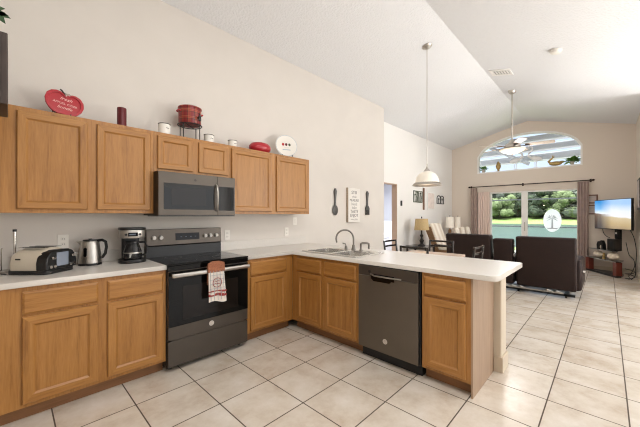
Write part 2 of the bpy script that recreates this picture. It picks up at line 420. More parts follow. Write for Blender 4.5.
# ------------------------------------------------------------------ setting
RY, RZ, SL = 1.605, 3.971, .25                  # vault ridge
def cz(y): return RZ-SL*abs(y-RY)
W1, W2, XF, YR = 3.305, 3.64, 10.0, -.485
struct(MB().box(-.75, -4.2, -.1, 10.14, 6.7, 0).build('floor', M['tile']), 'beige square ceramic tile floor with dark grout', 'floor')
c = MB()
c.prism([(RY, cz(RY)), (4.0, cz(4.0)), (4.0, cz(4.0)+.15), (RY, RZ+.15), (-4.2, cz(-4.2)+.15), (-4.2, cz(-4.2))], -.75, 10.14, 'x')
struct(c.build('ceiling', M['ceiling']), 'white textured vaulted ceiling', 'ceiling')
struct(MB().prism([(W1, 0), (W1+.46, 0), (W1+.46, cz(W1+.46)-.001), (W1, cz(W1)-.001)], -.65, 5.336, 'x').build('wall_front', M['wall']), 'tall greige kitchen wall behind the range', 'wall')
struct(MB().prism([(-4.1, 0), (W1, 0), (W1, cz(W1)-.001), (RY, RZ-.001), (-4.1, cz(-4.1)-.001)], -.75, -.65, 'x').build('wall_left', M['wall']), 'kitchen end wall left of the counter', 'wall')
# alcove wall with the bedroom doorway
me = plate_mesh([(5.337, 0), (5.62, 0), (5.62, 2.09), (6.458, 2.09), (6.458, 0), (XF, 0), (XF, cz(W2+.13)-.003), (5.337, cz(W2+.13)-.003)], (), .13)
wa = MB().mesh(me, Matrix.Translation((0, W2+.065, 0)) @ XZ); wa.prism([(W2, cz(W2+.13)-.003), (W2+.13, cz(W2+.13)-.003), (W2, cz(W2)-.001)], 5.337, XF, 'x')
struct(wa.build('wall_alcove', M['wall_alcove']), 'pale living room wall with pictures and a doorway', 'wall')
d2 = MB().box(6.44, W2-.004, 0, 6.457, W2+.134, 2.09).box(5.621, W2-.004, 0, 5.64, W2+.134, 2.09).box(5.621, W2-.004, 2.072, 6.457, W2+.134, 2.089)
struct(d2.build('door_2', M['jamb']), 'tan painted doorway lining to the bedroom', 'doorway')
# bedroom beyond
bw = MB().box(5.3, 6.5, 0, 9.4, 6.6, 2.6).box(9.3, 3.78, 0, 9.4, 6.5, 2.6).box(5.2, 3.78, 0, 5.3, 6.6, 2.6)
struct(bw.build('wall_bedroom', M['bedroom']), 'pale blue bedroom walls beyond the doorway', 'wall')
struct(MB().box(5.2, 3.78, 2.6, 9.4, 6.6, 2.7).build('ceiling_bedroom', M['white']), 'bedroom ceiling beyond the doorway', 'ceiling')
# far wall with sliding door opening and arched window opening
def arch(y0, y1, z0, zs0, zs1, zt, n=24, inset=0):
    """outline in (y,z): sill z0, left spring zs0, right spring zs1, quadratic-ish arc through apex zt"""
    pts = [(y0, z0), (y1, z0), (y1, zs1)]
    for i in range(1, n):
        t = i/n; y = y1+(y0-y1)*t
        a = math.sqrt(max(0, 1-(2*t-1)**2*.97))
        base = zs1+(zs0-zs1)*t
        pts.append((y, base+(zt-(zs0+zs1)/2)*(a-math.sqrt(.03))/(1-math.sqrt(.03))))
    pts.append((y0, zs0)); return pts
AW = arch(.44, 2.88, 2.61, 3.14, 3.12, 3.66)
far_poly = [(YR-.1, 0), (.50, 0), (.50, 2.03), (2.55, 2.03), (2.55, 0), (W2+.13, 0), (W2+.13, cz(W2+.13)-.001), (RY, RZ-.001), (YR-.1, cz(YR-.1)-.001)]
me = plate_mesh(far_poly, [AW], .14)
FARM = Matrix(((0, 0, 1, XF+.07), (1, 0, 0, 0), (0, 1, 0, 0), (0, 0, 0, 1)))    # plate (y,z) -> far wall
struct(MB().mesh(me, FARM).build('wall_far', M['wall_far']), 'beige gable wall with the arched window and sliding door', 'wall')
def far_plate(out, holes, th, x): return MB().mesh(plate_mesh(out, holes, th), Matrix(((0, 0, 1, x), (1, 0, 0, 0), (0, 1, 0, 0), (0, 0, 0, 1))))
AI = arch(.48, 2.84, 2.645, 3.11, 3.09, 3.615)
win = struct(far_plate(AW, [AI], .13, XF+.068).build('window_1', M['white']), 'arched gable window with white frame', 'window')
far_plate(arch(.47, 2.85, 2.63, 3.115, 3.095, 3.62), (), .006, XF+.1).build('window_pane', M['glass'], win)
dr = struct(far_plate([(.501, .001), (2.549, .001), (2.549, 2.029), (.501, 2.029)], [[(.55, .06), (1.60, .06), (1.60, 1.99), (.55, 1.99)], [(1.745, .06), (2.50, .06), (2.50, 1.99), (1.745, 1.99)]], .07, XF+.08).build('door_1', M['white']), 'white framed sliding glass door to the patio', 'door')
far_plate([(.55, .06), (1.60, .06), (1.60, 1.99), (.55, 1.99)], (), .006, XF+.09).build('glass_panel', M['glass'], dr)
far_plate([(1.745, .06), (2.50, .06), (2.50, 1.99), (1.745, 1.99)], (), .006, XF+.08).build('glass_panel', M['glass'], dr)
MB().box(XF+.03, 1.655, .9, XF+.044, 1.68, 1.15, .004).build('door_handle', M['nickel'], dr)
# right wall of living room, wall behind the camera
struct(MB().prism([(YR-.12, 0), (YR, 0), (YR, cz(YR)-.001), (YR-.12, cz(YR-.12)-.001)], 7.6, XF-.001, 'x').build('wall_right', M['wall_far']), 'beige side wall right of the television', 'wall')
struct(MB().prism([(-4.1, 0), (YR-.121, 0), (YR-.121, cz(YR-.121)-.001), (-4.1, cz(-4.1)-.001)], 7.6, 7.72, 'x').build('wall_side', M['wall']), 'side wall out of view beyond the dining area', 'wall')
bp = [(-.65, 0), (7.6, 0), (7.6, cz(-4.1)-.002), (-.65, cz(-4.1)-.002)]
me = plate_mesh(bp, [[(-.3, .95), (2.1, .95), (2.1, 2.3), (-.3, 2.3)], [(2.8, .15), (5.2, .15), (5.2, 2.3), (2.8, 2.3)], [(5.6, .5), (7.2, .5), (7.2, 2.3), (5.6, 2.3)]], .1)
struct(MB().mesh(me, Matrix.Translation((0, -4.15, 0)) @ XZ).build('wall_back', M['wall']), 'wall behind the camera with three added windows', 'wall')
for k, (x0, x1, z0, z1) in enumerate(((-.3, 2.1, .95, 2.3), (2.8, 5.2, .15, 2.3), (5.6, 7.2, .5, 2.3))):  # openings made up to let light in from behind the camera
    xm = (x0+x1)/2
    me = plate_mesh([(x0, z0), (x1, z0), (x1, z1), (x0, z1)], [[(x0+.05, z0+.05), (xm-.02, z0+.05), (xm-.02, z1-.05), (x0+.05, z1-.05)], [(xm+.02, z0+.05), (x1-.05, z0+.05), (x1-.05, z1-.05), (xm+.02, z1-.05)]], .07)
    o = struct(MB().mesh(me, Matrix.Translation((0, -4.15, 0)) @ XZ).build('window_%d' % (k+2), M['white']), 'unseen white framed window added behind the camera for light', 'window')
# baseboards
struct(MB().box(XF-.014, 2.56, 0, XF-.001, W2-.001, .1).box(XF-.014, YR+.001, 0, XF-.001, .49, .1).build('baseboard_far', M['base']), 'cream baseboard under the far wall', 'baseboard')
struct(MB().box(7.6, YR+.001, 0, XF-.015, YR+.014, .1).build('baseboard_right', M['base']), 'cream baseboard along the right wall', 'baseboard')
struct(MB().box(6.47, W2-.014, 0, XF-.015, W2-.001, .1).build('baseboard_alcove', M['base']), 'cream baseboard under the picture wall', 'baseboard')

# ------------------------------------------------------------------ cabinets
FY, PX, CT = 2.694, 2.329, .876                 # base face plane, peninsula face plane, counter underside
def door_mesh(x0, x1, z0, z1, th=.019, fw=.055, rec=.011, y=-.0005):
    b = bmesh.new()
    def ring(i, yy): return [b.verts.new(p) for p in ((x0+i, yy, z0+i), (x1-i, yy, z0+i), (x1-i, yy, z1-i), (x0+i, yy, z1-i))]
    R = [ring(0, y), ring(0, y-th+.005), ring(.005, y-th), ring(fw-.004, y-th), ring(fw+.008, y-th+rec)]
    for a, d in zip(R, R[1:]):
        for k in range(4):
            f = b.faces.new((a[k], a[(k+1) % 4], d[(k+1) % 4], d[k])); f.material_index = 1 if k in (0, 2) else 0
    b.faces.new(R[-1]); b.faces.new(R[0][::-1])
    bmesh.ops.recalc_face_normals(b, faces=b.faces)
    m = MB(); me = bpy.data.meshes.new('t'); b.to_mesh(me); b.free(); m.bm.from_mesh(me); return m
def drawer_mesh(x0, x1, z0, z1, th=.019, y=-.0005):
    b = bmesh.new()
    def ring(i, yy): return [b.verts.new(p) for p in ((x0+i, yy, z0+i), (x1-i, yy, z0+i), (x1-i, yy, z1-i), (x0+i, yy, z1-i))]
    R = [ring(0, y), ring(0, y-th+.009), ring(.012, y-th)]
    for a, d in zip(R, R[1:]):
        for k in range(4): b.faces.new((a[k], a[(k+1) % 4], d[(k+1) % 4], d[k]))
    b.faces.new(R[-1]); b.faces.new(R[0][::-1]); bmesh.ops.recalc_face_normals(b, faces=b.faces)
    m = MB(); me = bpy.data.meshes.new('t'); b.to_mesh(me); b.free(); m.bm.from_mesh(me); return m

def base_cabinet(label, loc, rotz, W, D, doors, drawers, endpanel=False, face_w=None):
    t = thing('base_cabinet', label, 'cabinet', loc, rotz, 'oak base cabinets')
    fwid = face_w or W; top = CT-.001
    m = MB()
    m.box(0, .02, .1, .018, D, top).box(W-.018, .02, .1, W, D, top).box(.018, D-.012, .1, W-.018, D, top).box(.018, .02, .1, W-.018, D-.012, .118)
    m.build('carcass', M['oakside'], t)
    f = MB()
    f.box(0, 0, .1, fwid, .0195, top)
    f.build('face_frame', M['oakv'], t)
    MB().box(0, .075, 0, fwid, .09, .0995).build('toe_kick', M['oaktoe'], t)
    if W > fwid: MB().box(fwid, .0, .1, W, .0195, top).build('filler_panel', M['oakside'], t)
    for x0, x1, z0, z1 in doors: door_mesh(x0, x1, z0, z1).build('door', [M['oakv'], M['oakh']], t)
    for x0, x1, z0, z1 in drawers: drawer_mesh(x0, x1, z0, z1).build('drawer_front', M['oakh'], t)
    if endpanel:
        MB().box(W+.0005, -.001, 0, W+.013, D, top).build('end_panel', M['oakside'], t)
    return t
DZ, RZD = (.125, .682), (.700, .845)
base_cabinet('oak base cabinet at far left, running out of the photo beside the toaster end', (-.63, FY, 0), 0, .568, .6, [(.04, .52, *DZ)], [(.04, .52, *RZD)])
base_cabinet('wide two-door oak base cabinet under the toaster and coffee maker', (-.06, FY, 0), 0, .974, .6, [(.113, .508, *DZ), (.565, .95, *DZ)], [(.113, .508, *RZD), (.565, .95, *RZD)])
base_cabinet('narrow oak base cabinet between the range and the inside corner', (1.702, FY, 0), 0, .626, .6, [(.04, .525, *DZ)], [(.04, .525, *RZD)])
base_cabinet('two-door oak cabinet under the sink, left of the dishwasher', (PX, FY-.002, 0), -PI/2, .972, .55, [(.088, .478, *DZ), (.522, .945, *DZ)], [(.088, .478, *RZD), (.522, .945, *RZD)])
base_cabinet('single-door oak base cabinet right of the dishwasher at the counter end', (PX, 1.085, 0), -PI/2, .372, .55, [(.02, .338, *DZ)], [(.02, .338, *RZD)], endpanel=True)

UY, UZ0, UZ1 = 3.002, 1.353, 2.11
def upper_cabinet(label, x0, x1, z0, doors):
    t = thing('upper_cabinet', label, 'cabinet', (x0, UY, 0), 0, 'oak wall cabinets')
    W = x1-x0; D = W1-UY-.001
    MB().box(0, .02, z0, W, D, UZ1).build('carcass', M['oakside'], t)
    MB().box(0, 0, z0, W, .0195, UZ1).build('face_frame', M['oakv'], t)
    for a, b_ in doors: door_mesh(a-x0, b_-x0, z0+.03, UZ1-.032, fw=.05).build('door', [M['oakv'], M['oakh']], t)
    return t
upper_cabinet('oak wall cabinet at the left edge of the photo under the dark wooden box', -.64, -.061, UZ0, [(-.6, -.1)])
upper_cabinet('two-door oak wall cabinet left of the microwave, red apple plate on top', -.06, .913, UZ0, [(.032, .43), (.49, .885)])
upper_cabinet('short two-door oak wall cabinet directly above the microwave', .914, 1.679, 1.74, [(.945, 1.27), (1.33, 1.655)])
upper_cabinet('two-door oak wall cabinet right of the microwave, standing plate on top', 1.68, 2.9, UZ0, [(1.70, 2.243), (2.32, 2.872)])

# pony wall behind the peninsula (bullnose end) with its baseboard
pw = MB().prism(rrect(2.893, .645, 3.06, W1-.001, .012, 4), 0, CT-.001, 'z')
struct(pw.build('wall_peninsula', M['base'], smooth=True), 'cream half wall carrying the back of the peninsula counter', 'wall')
bb = MB().box(2.8795, .631, 0, 3.074, .6445, .13, .003).box(3.0605, .645, 0, 3.074, W1-.002, .13).box(2.8795, .645, 0, 2.8925, .697, .13)
struct(bb.build('baseboard_peninsula', M['base']), 'cream baseboard around the peninsula end', 'baseboard')

# countertops
CTH = .914
def slab(out, holes=()):
    m = MB(); m.mesh(plate_mesh(out, holes, CTH-CT-.006, bevel=.003), Matrix.Translation((0, 0, (CT+CTH)/2))); return m
ct = thing('countertop', 'off-white laminate counter left of the range under the toaster', 'countertop', (0, 0, 0))
slab([(-.645, 2.672), (.911, 2.672), (.911, W1-.004), (-.645, W1-.004)]).build('slab', M['counter'], ct)
MB().box(-.645, W1-.022, CTH+.0005, .912, W1-.001, 1.02, .003).build('backsplash', M['counter'], ct)
SKX0, SKX1, SKY0, SKY1 = 2.40, 2.83, 1.80, 2.58
out = [(1.704, 2.672), (2.307, 2.672), (2.307, .60)]
for i in range(7):
    t_ = math.radians(180+90*i/6); out.append((2.367+.06*math.cos(t_), .60+.06*math.sin(t_)))
for i in range(7):
    t_ = math.radians(-90+90*i/6); out.append((3.13+.04*math.cos(t_), .58+.04*math.sin(t_)))
out += [(3.17, W1-.004), (1.704, W1-.004)]
ct2 = thing('countertop', 'off-white L-shaped laminate counter with the sink, ending in the peninsula', 'countertop', (0, 0, 0))
slab(out, [rrect(SKX0, SKY0, SKX1, SKY1, .03)]).build('slab', M['counter'], ct2)
MB().box(1.703, W1-.022, CTH+.0005, 3.1, W1-.001, 1.02, .003).build('backsplash', M['counter'], ct2)

# ------------------------------------------------------------------ sink, faucet
sk = thing('kitchen_sink', 'double bowl stainless steel sink set in the peninsula counter', 'sink', (0, 0, CTH))
SKM = (SKY0+SKY1)/2
b1, b2 = rrect(SKX0+.02, SKY0+.02, SKX1-.04, SKM-.015, .05), rrect(SKX0+.02, SKM+.015, SKX1-.04, SKY1-.02, .05)
MB().mesh(plate_mesh(rrect(SKX0-.025, SKY0-.025, SKX1+.065, SKY1+.025, .04), [b1, b2], .002, bevel=.002), Matrix.Translation((0, 0, .0045))).build('rim', M['sink'], sk, smooth=True)
for bowl in (b1, b2):
    b = bmesh.new(); cx_ = sum(p[0] for p in bowl)/len(bowl); cy_ = sum(p[1] for p in bowl)/len(bowl); rings = []
    for sc, z in ((1, .0045), (.985, -.12), (.93, -.165), (.3, -.172)):
        rings.append([b.verts.new((cx_+(x-cx_)*sc, cy_+(y-cy_)*sc, z)) for x, y in bowl])
    for a, d in zip(rings, rings[1:]):
        for k in range(len(bowl)): b.faces.new((a[k], a[(k+1) % len(bowl)], d[(k+1) % len(bowl)], d[k]))
    b.faces.new(rings[-1])
    m = MB(); me = bpy.data.meshes.new('t'); b.to_mesh(me); b.free(); m.bm.from_mesh(me)
    bo = m.build('basin', M['sink'], sk, smooth=True)
    MB().lathe([(0, -.1705), (.04, -.1705), (.042, -.168), (.03, -.1675), (0, -.169)], (cx_, cy_, 0)).build('drain', M['nickel'], bo, smooth=True)
fa = thing('kitchen_faucet', 'tall gooseneck grey metal faucet behind the sink', 'faucet', (2.87, 2.2, CTH+.0068))
MB().lathe([(0, 0), (.028, 0), (.026, .012), (.018, .03), (.016, .06), (0, .06)]).build('base', M['graymetal'], fa, smooth=True)
path = [(0, 0, .05), (0, 0, .12)]
R_ = .105
for i in range(0, 15):
    a = PI*i/14*1.08
    path.append((-(R_-R_*math.cos(a))*.72, (R_-R_*math.cos(a))*.69, .135+R_*1.0*math.sin(a)))
path.append((path[-1][0]+.004, path[-1][1]-.003, path[-1][2]-.02))
MB().tube(path, .0105, 12).build('spout', M['graymetal'], fa, smooth=True)
fh = MB().lathe([(0, 0), (.02, 0), (.016, .03), (.012, .045), (0, .045)], (-.02, .1, 0)); fh.tube([(-.02, .1, .04), (-.022, .105, .065), (-.05, .13, .075)], .007)
fh.build('lever', M['graymetal'], fa, smooth=True)
sd = thing('filtered_water_tap', 'small hooked grey tap right of the gooseneck faucet', 'tap', (2.87, 2.09, CTH+.0068))
MB().lathe([(0, 0), (.02, 0), (.018, .01), (.011, .02), (.011, .055), (0, .055)]).build('base', M['graymetal'], sd, smooth=True)
MB().tube([(0, 0, .05), (0, 0, .075), (.008, -.015, .088), (.03, -.06, .09), (.04, -.08, .082), (.042, -.085, .06), (.042, -.085, .02)], .0135).build('spout', M['graymetal'], sd, smooth=True)

# ------------------------------------------------------------------ dishwasher
def emblem(parent, M4, r=.02):
    m = MB(); m.mesh(plate_mesh(circle(0, 0, r), (), .002), M4)
    o = m.build('emblem', M['nickel'], parent)
    k = MB(); k.mesh(plate_mesh(circle(0, 0, r*.86), [circle(0, 0, r*.74)], .0016), M4 @ Matrix.Translation((0, 0, .001)))
    k.mesh(text_mesh('GE', r*.95, .0006, .3), M4 @ Matrix.Translation((0, -r*.32, .0014)))
    k.build('lettering', M['ceramic'], o)
    return o
def rotz_M(loc, rz): return Matrix.Translation(loc) @ Matrix.Rotation(rz, 4, 'Z')
M['slate_light'] = mat('slate_front_metal', (108, 100, 90), .4, metal=.7, noise=.03, nscale=6)
dw = thing('dishwasher', 'slate grey dishwasher with a pocket handle in the peninsula', 'dishwasher', (PX, 1.717, 0), -PI/2)
DWW = .626
MB().box(.004, .0, .1, DWW-.004, .545, CT-.003).build('body', M['black'], dw)
MB().box(.012, .045, 0, DWW-.012, .52, .099).build('toe_panel', M['black'], dw)
MB().box(.01, -.024, .105, DWW-.018, -.001, .775, .003).build('door', M['slate_light'], dw)
MB().box(.01, -.024, .778, DWW-.018, -.001, .866, .003).build('control_panel', M['slate'], dw)
MB().box(.15, -.0255, .752, .39, -.0243, .80, .0005).mesh(plate_mesh(rrect(.16, .735, .36, .79, .025), (), .002), Matrix.Translation((0, -.0254, 0)) @ XZ).build('handle_pocket', M['blackgloss'], dw)
MB().tube([(.15, -.027, .795), (.2, -.045, .788), (.33, -.045, .788), (.46, -.032, .788)], .007).build('handle', M['steel'], dw, smooth=True)
MB().cyl((.135, -.026, .818), (.135, -.024, .818), .014).build('button', M['black'], dw)
emblem(dw, Matrix.Translation((.30, -.0255, .215)) @ XZ, .023)

# ------------------------------------------------------------------ range
rg = thing('kitchen_range', 'slate grey and black glass electric range', 'range', (.917, 0, 0))
RW = .777
MB().box(0, 2.69, .03, RW, 3.27, .905).build('body', M['slate_dark'], rg)
for x in (.05, RW-.05):
    for y in (2.75, 3.2): MB().cyl((x, y, 0), (x, y, .0295), .018).build('foot', M['black'], rg)
ck = MB().box(-.002, 2.652, .9055, RW+.002, 3.235, .92, .004).build('cooktop', M['blackgloss'], rg)
for x, y, r in ((.2, 2.82, .11), (.57, 2.82, .09), (.2, 3.08, .08), (.57, 3.08, .11)):
    MB().mesh(plate_mesh(circle(x, y, r), [circle(x, y, r-.003)], .0004), Matrix.Translation((0, 0, .9204))).build('burner_ring', M['slate'], ck)
MB().box(0, 2.655, .862, RW, 2.689, .904, .003).build('front_rail', M['blackgloss'], rg)
bgd = MB().prism([(3.236, .9), (3.285, .9), (3.285, 1.195), (3.225, 1.195), (3.212, 1.035), (3.236, 1.025)], 0, RW, 'x', bev=.003).build('backguard', M['slate'], rg)
MB().prism([(3.225, 1.078), (3.2132, 1.078), (3.2188, 1.15), (3.232, 1.15)], .27, .52, 'x').build('display', M['display'], bgd)
MB().box(0, 3.222, .921, RW, 3.235, 1.024).build('splash_panel', M['black'], bgd)
for x in (.065, .13, .585, .645, .715):
    k = MB().cyl((x, 3.222, 1.113), (x, 3.205, 1.112), .020, n=20); k.cyl((x, 3.206, 1.112), (x, 3.192, 1.111), .016, n=20)
    k.build('knob', M['steel'], bgd, smooth=True)
for i in range(4): MB().box(.32+i*.05, 3.2140, 1.108, .335+i*.05, 3.2165, 1.114).build('display_digit', M['digit'], bgd)
od = MB().box(.004, 2.655, .275, RW-.004, 2.6885, .858, .003).build('oven_door', M['slate'], rg)
MB().box(.006, 2.650, .385, RW-.006, 2.6545, .855, .001).build('door_glass', M['blackgloss'], od)
MB().box(.12, 2.6485, .43, RW-.12, 2.6498, .72).build('oven_window', M['ovenwin'], od)
hd = MB().box(.015, 2.590, .807, RW-.015, 2.614, .845, .01, 3); hd.box(.03, 2.612, .815, .055, 2.651, .838, .003).box(RW-.055, 2.612, .815, RW-.03, 2.651, .838, .003)
hd.build('handle', M['steel'], od, smooth=True)
emblem(od, Matrix.Translation((.385, 2.654, .332)) @ XZ, .024)
MB().box(.004, 2.657, .045, RW-.004, 2.6885, .262, .003).box(.03, 2.664, .262, RW-.03, 2.686, .273).build('storage_drawer', M['slate'], rg)
# towel
tw = thing('dish_towel', 'white checked dish towel with brown crochet top hanging on the oven handle', 'towel', (.917+.395, 2.5895, 0), 0)
def cloth(x0, x1, z0, z1, y, amp, th=.006, nx=22, nz=14, skew=0, flare=0):
    b = bmesh.new(); F = []; B_ = []
    for j in range(nz+1):
        t_ = j/nz; rf, rb = [], []
        for i in range(nx+1):
            s_ = i/nx; xx = x0+(x1-x0)*s_; xx += (s_-.5)*flare*(1-t_)+skew*(1-t_)
            yy = y-amp*(.5+.5*math.sin(s_*9+t_*1.3))*(1-.4*t_)-.004*(1-t_)
            zz = z0+(z1-z0)*t_+(.012*math.sin(s_*5+.5) if j == 0 else 0)
            rf.append(b.verts.new((xx, yy, zz))); rb.append(b.verts.new((xx, yy+th, zz)))
        F.append(rf); B_.append(rb)
    for j in range(nz):
        for i in range(nx):
            b.faces.new((F[j][i], F[j][i+1], F[j+1][i+1], F[j+1][i])); b.faces.new((B_[j][i+1], B_[j][i], B_[j+1][i], B_[j+1][i+1]))
    for j in range(nz):
        b.faces.new((F[j][0], F[j+1][0], B_[j+1][0], B_[j][0])); b.faces.new((F[j+1][nx], F[j][nx], B_[j][nx], B_[j+1][nx]))
    for i in range(nx):
        b.faces.new((F[0][i+1], F[0][i], B_[0][i], B_[0][i+1])); b.faces.new((F[nz][i], F[nz][i+1], B_[nz][i+1], B_[nz][i]))
    bmesh.ops.recalc_face_normals(b, faces=b.faces)
    m = MB(); me = bpy.data.meshes.new('t'); b.to_mesh(me); b.free(); m.bm.from_mesh(me); return m
cl = cloth(-.075, .075, .545, .835, -.006, .010, flare=.02, skew=.012).build('cloth', [M['towel']], tw, smooth=True)
cloth(-.078, .078, .60, .622, -.0105, .010, th=.003, flare=.018, skew=.01).build('stripe', M['towelred'], cl, smooth=True)
cloth(-.078, .078, .64, .648, -.0105, .010, th=.003, flare=.018, skew=.009).build('stripe', M['towelred'], cl, smooth=True)
g = MB()
for i in range(5):
    xx = -.06+i*.03
    g.tube([(xx*(1.13)+.012, -.0215, .56), (xx*1.05+.004, -.021, .70), (xx, -.0185, .83)], .0022, 5)
for z in (.67, .71, .75, .79): g.tube([(-.07, -.021, z), (0, -.0225, z), (.075, -.021, z)], .002, 5)
g.build('check_lines', M['towelgrey'], cl)
g = MB().tube([(.002+.042*math.cos(2*PI*i/20), -.0245, .722+.042*math.sin(2*PI*i/20)) for i in range(21)], .003, 5)
for z in (.735, .712): g.tube([(-.022+.008*i, -.0245, z+.004*math.sin(i*2.1)) for i in range(7)], .0028, 5)
g.build('printed_emblem', M['towelred'], cl)
cr_ = MB().box(-.083, -.017, .815, .083, -.0005, .862, .007, 2); cr_.prism([(-.083, .862), (.083, .862), (.078, .90), (.03, .915), (-.03, .918), (-.076, .90)], -.012, .004, 'y').box(-.07, .0, .855, .07, .045, .866, .004).box(-.07, .029, .70, .07, .034, .86)
cr_.build('crochet_top', M['crochet'], tw, smooth=True)

# ------------------------------------------------------------------ microwave
mw = thing('microwave', 'slate over-the-range microwave under the short oak cabinet', 'microwave', (.916, 2.88, 0))
MWW = .761
MB().box(0, .025, 1.335, MWW, W1-2.88-.002, 1.737).build('body', M['black'], mw)
mdo = MB().box(0, 0, 1.337, .56, .0245, 1.733, .003).build('door', M['slate'], mw)
MB().box(.045, -.002, 1.39, .525, -.0002, 1.632, .0005).build('door_window', M['blackgloss'], mdo)
MB().box(.11, -.003, 1.43, .44, -.0022, 1.59).build('inner_window', M['ovenwin'], mdo)
MB().tube([(.545, -.001, 1.385), (.545, -.024, 1.40), (.545, -.036, 1.45), (.545, -.038, 1.51), (.545, -.036, 1.57), (.545, -.024, 1.63), (.545, -.001, 1.645)], .011).build('handle', M['steel'], mdo, smooth=True)
MB().cyl((.33, -.003, 1.675), (.33, -.0005, 1.675), .012).build('emblem', M['slate_dark'], mdo)
cp = MB().box(.5605, 0, 1.337, MWW, .0245, 1.733, .003).build('control_panel', M['slate'], mw)
MB().box(.575, -.002, 1.385, MWW-.015, -.0002, 1.632, .0005).build('keypad', M['blackgloss'], cp)
MB().box(0, .005, 1.326, MWW, .3, 1.3345).build('vent_base', M['black'], mw)

# ------------------------------------------------------------------ counter appliances
K0 = CTH+.0005
# toaster
ts = thing('toaster', 'large cream four-slot toaster with a black end panel', 'toaster', (.165, 3.03, K0), math.radians(-46))
def rounded_body(Lx, Ly, z0, z1, r, top=1.0, n=10):
    """superellipse-ish loaf body: rings from bottom to top"""
    prof = [(1.0, z0), (1.03, z0+(z1-z0)*.25), (1.0, z0+(z1-z0)*.5), (.88, z0+(z1-z0)*.72), (.68, z0+(z1-z0)*.88), (.4, z0+(z1-z0)*.97), (.1, z1), (.0, z1)]
    b = bmesh.new(); rings = []
    base = rrect(-1, -1, 1, 1, r, 6)
    for s_, z in prof:
        if s_ == 0: rings.append(None); continue
        rings.append([b.verts.new((x*Lx*(.6+.4*s_) if False else x*(Lx-(1-s_)*.09), y*(Ly-(1-s_)*.12), z)) for x, y in base])
    for a, d in zip(rings, rings[1:]):
        if d is None: b.faces.new(a); continue
        for k in range(len(base)): b.faces.new((a[k], a[(k+1) % len(base)], d[(k+1) % len(base)], d[k]))
    b.faces.new(rings[0][::-1]); bmesh.ops.recalc_face_normals(b, faces=b.faces)
    m = MB(); me = bpy.data.meshes.new('t'); b.to_mesh(me); b.free(); m.bm.from_mesh(me); return m
rounded_body(.138, .122, .03, .185, .35).build('shell', M['cream'], ts, smooth=True)
MB().prism(rrect(-.146, -.13, .15, .13, .05), .0, .0295, 'z', bev=.005).build('base', M['black'], ts)
# black end panel on the right end
pp = [(-.13, .029), (.13, .029), (.132, .08), (.122, .12), (.095, .155), (.06, .17), (-.06, .17), (-.095, .155), (-.122, .12), (-.132, .08)]
en = MB().prism(pp, .075, .152, 'x', bev=.008).build('end_panel', M['black'], ts)
MB().box(.1523, -.05, .05, .155, .05, .15, .001).build('screen', M['grayscreen'], en)
for y in (-.085, .085):
    MB().box(.1523, y-.015, .105, .172, y+.015, .126, .005).build('lever', M['chrome'], en)
for y in (-.1, -.068, .068, .1): MB().cyl((.152, y, .052), (.16, y, .052), .011).build('knob', M['chrome'], en)
for x in (-.07, -.025, .025, .07):
    MB().box(-.11, x-.011, .1855, .075, x+.011, .1875).build('slot', M['black'], ts)
MB().box(-.07, -.128, .105, -.035, -.1255, .115).build('nameplate', M['slate_dark'], ts)
# the toaster's cream side faces the room, its panel end faces right/front
# kettle
kt = thing('electric_kettle', 'brushed steel electric kettle with black handle between toaster and coffee maker', 'kettle', (.475, 3.18, K0), math.radians(-35))
MB().lathe([(0, 0), (.082, 0), (.082, .018), (0, .018)]).build('base', M['black'], kt, smooth=True)
kb = MB().lathe([(0, .0185), (.08, .0185), (.08, .03), (.074, .1), (.064, .185), (.06, .2), (.05, .205), (0, .207)])
kb.prism([(-.10, .2), (-.055, .2), (-.06, .165)], -.014, .014, 'y')
kb.build('body', M['steel'], kt, smooth=True)
MB().lathe([(0, .2075), (.052, .2075), (.05, .214), (.012, .216), (.012, .222), (0, .223)]).build('lid', M['black'], kt, smooth=True)
MB().tube([(.055, 0, .205), (.09, 0, .21), (.118, 0, .195), (.124, 0, .15), (.115, 0, .095), (.095, 0, .065), (.078, 0, .06)], .012).build('handle', M['black'], kt, smooth=True)
wdw = MB().prism(rrect(-.011, .075, .011, .15, .01), -.078, -.0655, 'y').build('water_gauge', M['blackgloss'], kt)
# coffee maker
cf = thing('coffee_maker', 'black and steel drip coffee maker with glass carafe next to the range', 'coffee maker', (.765, 3.10, K0), math.radians(-5))
MB().prism(rrect(-.104, -.118, .104, .11, .085), 0, .03, 'z', bev=.005).build('base', M['black'], cf, smooth=True)
MB().prism(rrect(-.07, .04, .07, .106, .03), .0305, .2195, 'z').build('back_column', M['black'], cf)
hdw = MB().prism(rrect(-.098, -.115, .098, .11, .075), .22, .29, 'z', bev=.004).build('brew_head', M['steel'], cf, smooth=True)
MB().box(-.046, -.118, .237, .028, -.1152, .27, .0005).build('display', M['display'], hdw)
MB().box(-.038, -.1195, .248, .012, -.1182, .26).build('digits', M['digit'], hdw)
for x in (-.062, .045): MB().cyl((x, -.119, .254), (x, -.110, .254), .010).build('button', M['black'], hdw)
MB().prism(rrect(-.103, -.119, .103, .113, .078), .2905, .312, 'z', bev=.006).build('lid', M['black'], cf, smooth=True)
ca = MB().lathe([(0, .0305), (.066, .0305), (.076, .05), (.07, .10), (.055, .15), (.05, .165), (.052, .17), (0, .172)], (0, -.038, 0)).build('carafe', M['carafe'], cf, smooth=True)
MB().lathe([(0, .1725), (.054, .1725), (.054, .19), (0, .194)], (0, -.038, 0)).build('carafe_lid', M['black'], ca, smooth=True)
MB().lathe([(.074, .085), (.073, .095), (.069, .095)], (0, -.038, 0)).build('carafe_band', M['steel'], ca, smooth=True)
MB().tube([(.05, -.07, .18), (.085, -.095, .18), (.10, -.105, .15), (.095, -.1, .08), (.07, -.08, .065)], .009).build('handle', M['black'], ca, smooth=True)
mk = MB()
